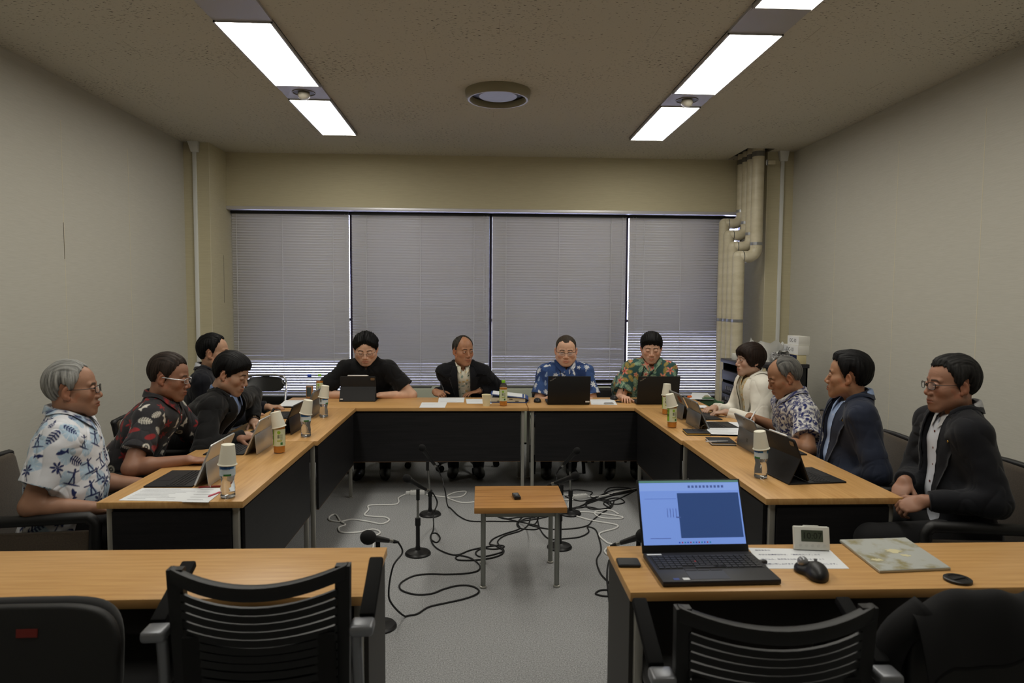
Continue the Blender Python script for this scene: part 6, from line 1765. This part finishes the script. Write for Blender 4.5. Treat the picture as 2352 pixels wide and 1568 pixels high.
def laptop(x, y, rz, label, w_=.345, d_=.225, ang=.18, logo=True):
    """local +y towards the user, hinge at the origin, lid back faces -y"""
    r = empty('laptop', (x, y, TH), rz, label, 'laptop', 'black laptops'); lm = mat('laptop_black', (21, 21, 22), .55)
    MB().box((0, d_/2, .010), (w_, d_, .014)).build('base', lm, r, bevel=.003)
    kd = MB().box((0, d_/2 - .02, .0172), (w_ - .03, .11, .0008)).build('keyboard', keyb, r)
    keys(kd, w_ - .035, .045, .14, 6, .0185, 14)
    T = Matrix.Translation((0, 0, .012)) @ Matrix.Rotation(ang, 4, 'X')
    ld = MB().box((0, -.003, .115), (w_, .006, .230)).xf(T).build('lid', lm, r, bevel=.002)
    MB().box((0, .0004, .118), (w_ - .016, .0008, .205)).xf(T).build('screen', scr, ld)
    if logo:
        o = text_obj('lettering', 'ThinkPad', .014, mat('logo_silver', (170, 168, 160), .4, .2), ld, (0, 0, 0), (0, 0, 0), .0002)
        o.matrix_local = T @ Matrix.Translation((-w_/2 + .038, -.0064, .203)) @ Matrix.Rotation(PI/2, 4, 'X') @ Matrix.Rotation(.55, 4, 'Z')
        d = MB().lathe([(.0016, 0), (.0016, .0006)], 10, m=rotm(PI/2, 0, 0)).xf(T @ Matrix.Translation((-w_/2 + .036, -.0062, .213))).build('red_dot', mat('dot_red', (200, 30, 30), .4, emit=(255, 40, 40), estr=.3), ld)
    return r
laptop(.713, 5.475, 0, 'black laptop open before the man in the blue shirt', ang=.16)
l2 = laptop(1.445, 5.485, 0, 'black laptop open before the man in the green shirt', ang=.18)
MB().box((.152, -.0066, .030), (.034, .0008, .012)).xf(Matrix.Rotation(.16, 4, 'X')).build('asset_tag', paper, bpy.data.objects['laptop'])
def mouse(x, y, rz, label):
    r = empty('computer_mouse', (x, y, TH), rz, label, 'mouse'); 
    V_, F_ = surface(lambda P: np.maximum(ell(P, (0, 0, .008), (.031, .052, .028)), -P[:, 2] + .001), (-.04, -.06, -.005), (.04, .06, .045), .004)
    emit_mesh('shell', V_, F_, mat('mouse_black', (26, 26, 28), .5), r); MB().cyl((-.004, .024, .031), (.004, .024, .031), .008, n=14).build('scroll_wheel', mat('wheel_grey', (70, 70, 72), .5), r)
mouse(.472, 5.63, PI, 'black mouse left of the blue-shirted man laptop'); mouse(1.143, 5.78, PI, 'black mouse left of the green-shirted man laptop')
r = empty('mobile_phone', at_z(1398, 928, TH), .1, 'small silver phone on the table between the laptops', 'phone'); MB().box((0, 0, .006), (.075, .035, .011)).build('body', silv, r, bevel=.003); MB().box((0, 0, .0118), (.066, .028, .0006)).build('screen', scr, r)
r = empty('clicker', at_z(1421, 924, TH), -.6, 'black cable end beside the paper between the laptops', 'connector'); MB().box((0, 0, .007), (.05, .014, .012)).build('body', blk, r, bevel=.003); MB().box((.03, 0, .007), (.014, .010, .006)).build('plug', chrome, r)
# binder
r = empty('ring_binder', (.235, 5.70, TH), -.06, 'blue ring binder full of papers beside the writing man', 'binder')
bm_ = mat('binder_blue', (52, 78, 140), .4)
MB().box((0, 0, .003), (.30, .23, .004)).build('back_cover', bm_, r); MB().box((.0, 0, .052), (.30, .23, .004), rotm(0, .10, 0)).build('front_cover', bm_, r)
MB().tube(spline([(.148, -.113, .003), (.165, -.113, .020), (.148, -.113, .037)], 6), .002, 6).build('spine_edge', bm_, r)
MB().grid(lambda u, v: Vector((.148 + .018*math.sin(PI*u), -.115 + .23*v, .003 + .034*u)), 8, 2).build('spine', bm_, r, smooth='all')
MB().box((-.004, 0, .024), (.285, .215, .034)).build('paper_block', mat('paper_edges', (206, 200, 180), .8), r)
for k in range(4): MB().box((-.08 + k*.05, -.1085, .014 + .008*(k % 3)), (.03, .003, .005)).build('index_tab', inkb, r)
MB().box((-.01, 0, .058), (.25, .20, .004), rotm(0, .10, 0)).build('loose_papers', paper, r)
# phone holder, tape dispenser, orange marker
r = empty('phone_stand', at_z(628, 958, TH), .5, 'small black folding phone stand on the far left table', 'stand')
MB().box((0, 0, .004), (.09, .055, .007)).build('base', blk, r, bevel=.002); MB().box((-.01, 0, .035), (.006, .05, .065), rotm(0, .5, 0)).build('rest', blk, r, bevel=.002); MB().cyl((.03, -.02, .012), (.03, .02, .012), .009, n=12).build('hinge', blk, r)
r = empty('tape_dispenser', (1.99, 5.80, 0), -.2, 'green tape dispenser on the stand beside the far right table', 'dispenser'); gm_ = mat('dispenser_green', (66, 100, 70), .5)
MB().prism([(-.09, 0), (.10, 0), (.115, .035), (.06, .045), (.02, .075), (-.05, .078), (-.085, .05)], -.035, .035, Matrix.Translation((0, 0, .64)) @ Matrix.Rotation(PI/2, 4, 'X')).build('body', gm_, r, bevel=.006)
MB().cyl((-.03, -.012, .70), (-.03, .012, .70), .034, n=24).build('tape_roll', mat('tape_clear', (190, 186, 160), .3), r); MB().box((.105, 0, .682), (.01, .03, .012)).build('cutter', chrome, r)
sd = empty('side_stand', (1.99, 5.80, 0), -.2, 'low dark stand under the green tape dispenser', 'stand'); MB().box((0, 0, .62), (.28, .22, .03)).build('top', blk, sd, bevel=.004)
for sx in (-.12, .12):
    for sy in (-.09, .09): MB().cyl((sx, sy, 0), (sx, sy, .61), .010, n=10).build('leg', chrome, sd)
a = at_z(1580, 911, TH + .012); o = MB().cyl(a, a + Vector((.035, .02, 0)), .009, n=12).build('marker_pen', mat('marker_orange', (236, 110, 40), .5)); tag(o, 'orange marker on the document sleeve at the far right corner', 'marker')

# -------------------------------------------------- front right desk
r = empty('laptop', (.718, 2.190, TH), .02, 'large open laptop with a lit blue screen on the front right desk', 'laptop'); lm = mat('laptop_black', (21, 21, 22), .55); gl_ = mat('laptop_graphite', (40, 40, 43), .5)
w_, d_ = .362, .232
MB().box((0, -d_/2, .010), (w_, d_, .016)).build('base', gl_, r, bevel=.003)
kd = MB().box((0, -.085, .0182), (w_ - .022, .112, .0010)).build('keyboard', keyb, r); keys(kd, w_ - .030, -.138, -.034, 6, .0198, 17)
MB().lathe([(.0032, .0188), (.0032, .0218)], 10, c=(-.035, -.088, 0)).build('pointing_stick', mat('stick_red', (190, 40, 40), .5), r)
MB().box((-.03, -.187, .0182), (.12, .065, .0006)).build('touchpad', mat('touchpad_graphite', (34, 34, 37), .4), r)
for k in range(3): MB().box((-.07 + k*.04, -.150, .0186), (.036, .011, .0016)).build('touchpad_button', mat('button_dark', (36, 33, 34), .5), r)
MB().box((-.148, -.018, .0184), (.048, .010, .0006)).build('name_sticker', paper, r); MB().box((-.135, -.215, .0184), (.018, .014, .0006)).build('blue_sticker', inkblue, r); MB().box((-.105, -.215, .0184), (.020, .015, .0006)).build('white_sticker', paper, r)
MB().box((w_/2 + .012, -.075, .010), (.024, .014, .010)).build('usb_dongle', blk, r, bevel=.001)
T = Matrix.Translation((0, .004, .014)) @ Matrix.Rotation(-.42, 4, 'X')
ld = MB().box((0, .0035, .121), (w_, .007, .242)).xf(T).build('lid', lm, r, bevel=.002)
def screen_mat(name, c, e): return mat(name, c, .12, emit=c, estr=e)
sw_, sh_ = w_ - .014, .212
def spatch(name, x0, x1, z0, z1, m, off):
    MB().add([(x0, -off, z0), (x1, -off, z0), (x1, -off, z1), (x0, -off, z1)], [(0, 1, 2, 3)]).xf(T).build(name, m, ld)
scb = screen_mat('screen_blue', (120, 152, 226), .62)
spatch('screen', -sw_/2, sw_/2, .026, .026 + sh_, scb, .0006)
spatch('title_bar', -sw_/2, sw_/2, .026 + sh_*.965, .026 + sh_, screen_mat('screen_green', (96, 140, 130), .45), .0008)
spatch('grey_pane', -sw_/2 + sw_*.37, sw_/2 - .005, .026 + sh_*.10, .026 + sh_*.80, screen_mat('screen_dark', (58, 84, 140), .42), .0008)
spatch('ribbon', -sw_/2, sw_/2, .026 + sh_*.835, .026 + sh_*.96, screen_mat('screen_ribbon', (134, 164, 232), .62), .0008)
scl = screen_mat('screen_ink', (84, 106, 170), .45)
for k in range(10): spatch('ribbon_icon', -.005 + k*.013, .003 + k*.013, .026 + sh_*.88, .026 + sh_*.92, scl, .0010)
for k in range(4): spatch('text_mark', -.085 + k*.010, -.083 + k*.010, .026 + sh_*.42, .026 + sh_*.56, scl, .0010)
spatch('text_mark', -.056, -.040, .026 + sh_*.41, .026 + sh_*.43, scl, .0010); spatch('text_line', -.16, -.05, .026 + sh_*.71, .026 + sh_*.715, scl, .0010); spatch('text_line', -.15, -.08, .026 + sh_*.095, .026 + sh_*.105, scl, .0010)
for k in range(12): spatch('taskbar_icon', -.055 + k*.0095, -.050 + k*.0095, .026 + sh_*.02, .026 + sh_*.045, screen_mat('icon_%d' % (k % 3), ((60, 90, 190), (150, 70, 110), (50, 130, 170))[k % 3], .5), .0010)
MB().lathe([(.0015, 0), (.0015, .0004)], 10, m=rotm(PI/2, 0, 0)).xf(T @ Matrix.Translation((0, -.0005, .244))).build('webcam', chrome, ld)
r = empty('card_wallet', (.478, 2.137, TH), -.05, 'flat black wallet left of the lit laptop', 'wallet'); MB().prism(rrect(.072, .062, .006), .0005, .010).build('body', mat('wallet_black', (30, 31, 33), .6), r, bevel=.003); MB().prism(rrect(.066, .056, .006), .010, .0106).build('flap', mat('wallet_black', (30, 31, 33), .6), r)
# sheet with text
P = [at_z(u, v, TH) for u, v in ((1752, 1306), (1951, 1306), (1905, 1262), (1718, 1258))]
r = sheet([(1752, 1306), (1951, 1306), (1905, 1262), (1718, 1258)], 'typed paper between the lit laptop and the trackball', 0)
cen = sum(P, Vector())/4
for k, tx in enumerate(('関係者各位', '本日は会議参加中は、「撮影中モード」にて', '映り込み、音声等をお控えいただきますよう', 'お願い申し上げます。よろしくお願いいたします。')):
    a = P[3].lerp(P[0], .14 + .22*k) - cen; text_obj('lettering', tx, .0105, mat('ink_violet', (84, 84, 120), .7), r, (a.x + .018, a.y, .0014), (0, 0, -.03), .00005, 'LEFT')
# digital clock
r = empty('digital_clock', (1.134, 2.245, TH), -.13, 'white digital clock showing 10:07 on the front right desk', 'clock'); wp = mat('clock_white', (220, 220, 212), .5)
tl = rotm(-.22, 0, 0)
MB().box((0, .004, .040), (.118, .020, .078), tl).build('case', wp, r, bevel=.004)
MB().box(Vector((0, .004, .040)) + tl @ Vector((.0, -.0104, .008)), (.072, .001, .038), tl).build('display', mat('lcd_green', (70, 78, 64), .3), r)
o = text_obj('digits', '10:07', .030, mat('lcd_ink', (30, 34, 28), .4), r, (0, 0, 0), (0, 0, 0), .0001); o.matrix_local = Matrix.Translation(Vector((0, .004, .040)) + tl @ Vector((0, -.0112, .0075))) @ tl.to_4x4() @ Matrix.Rotation(PI/2, 4, 'X')
for k in range(5): MB().lathe([(.0050, 0), (.0050, .0014)], 14, m=tl @ rotm(PI/2, 0, 0), c=Vector((0, .004, .040)) + tl @ Vector((-.040 + k*.020, -.0098, -.024))).build('button', mat('clock_button', (206, 206, 198), .5), r)
MB().box(Vector((0, .004, .040)) + tl @ Vector((0, 0, .040)), (.05, .012, .004), tl).build('snooze_bar', wp, r, bevel=.001)
MB().box((0, .030, .022), (.05, .006, .046), rotm(.5, 0, 0)).build('rear_stand', wp, r)
# trackball
r = empty('trackball_mouse', (1.034, 2.035, TH), -.35, 'black trackball mouse with a grey ball on the front right desk', 'mouse')
def tb(P):
    d = ell(P, (.012, -.012, .010), (.034, .056, .034)); d = smin(d, ell(P, (-.022, .020, .008), (.030, .034, .024)), .018); d = smax(d, -ell(P, (-.026, .016, .040), (.019, .019, .019)), .003)
    return np.maximum(d, -P[:, 2] + .001)
V_, F_ = surface(tb, (-.07, -.08, -.006), (.06, .07, .06), .0032); emit_mesh('shell', V_, F_, mat('trackball_black', (24, 24, 26), .45), r)
MB().sphere((-.027, .014, .034), .0165, 22, 14).build('ball', mat('ball_grey', (150, 152, 156), .2, .3), r, smooth='all'); MB().cyl((.008, .030, .034), (.016, .030, .034), .008, n=14).build('scroll_wheel', mat('wheel_grey', (70, 70, 72), .5), r)
# worn folder
P = [at_z(u, v, TH) for u, v in ((2020, 1317), (2184, 1310), (2080, 1240), (1928, 1245))]; c = sum(P, Vector())/4
r = empty('worn_folder', c, 0, 'worn silver-grey folder with peeling patches on the front right desk', 'folder'); fm = mat('folder_silver', (176, 178, 168), .35, .25)
MB().prism([(p.x - c.x, p.y - c.y) for p in P], .001, .010).build('cover', fm, r, bevel=.002)
MB().prism([((p.x - c.x)*.985, (p.y - c.y)*.985) for p in P], .0101, .0104).build('cover_face', add_noise(mat('folder_face', (180, 182, 174), .4, .15), (150, 142, 104), (184, 187, 182), (14, 14, 14), 1.0, 5.0, .36, .50)[0], r)
for k, (a, b, sz) in enumerate(((.55, .45, .030), (.15, .20, .022), (.62, .30, .018))):
    q = P[0].lerp(P[1], a).lerp(P[3].lerp(P[2], a), b + .1) - c; R_ = random.Random(k)
    MB().prism([(q.x + sz*R_.uniform(.5, 1.1)*math.cos(t), q.y + sz*.7*R_.uniform(.5, 1.1)*math.sin(t)) for t in np.linspace(0, 2*PI, 22)[:-1]], .0104, .0109).build('peeled_patch', mat('folder_peel', (206, 198, 160), .8), r)
r = empty('lens_cap', (1.459, 1.975, TH), .3, 'round black lens cap at the desk edge on the right', 'lens cap'); MB().lathe([(.038, 0), (.039, .003), (.039, .008), (.036, .010), (.026, .010), (.025, .008), (0, .008)], 36).build('cap', blk, r, smooth=True); MB().box((0, 0, .0095), (.05, .012, .003)).build('pinch_grip', blkr, r, bevel=.001)
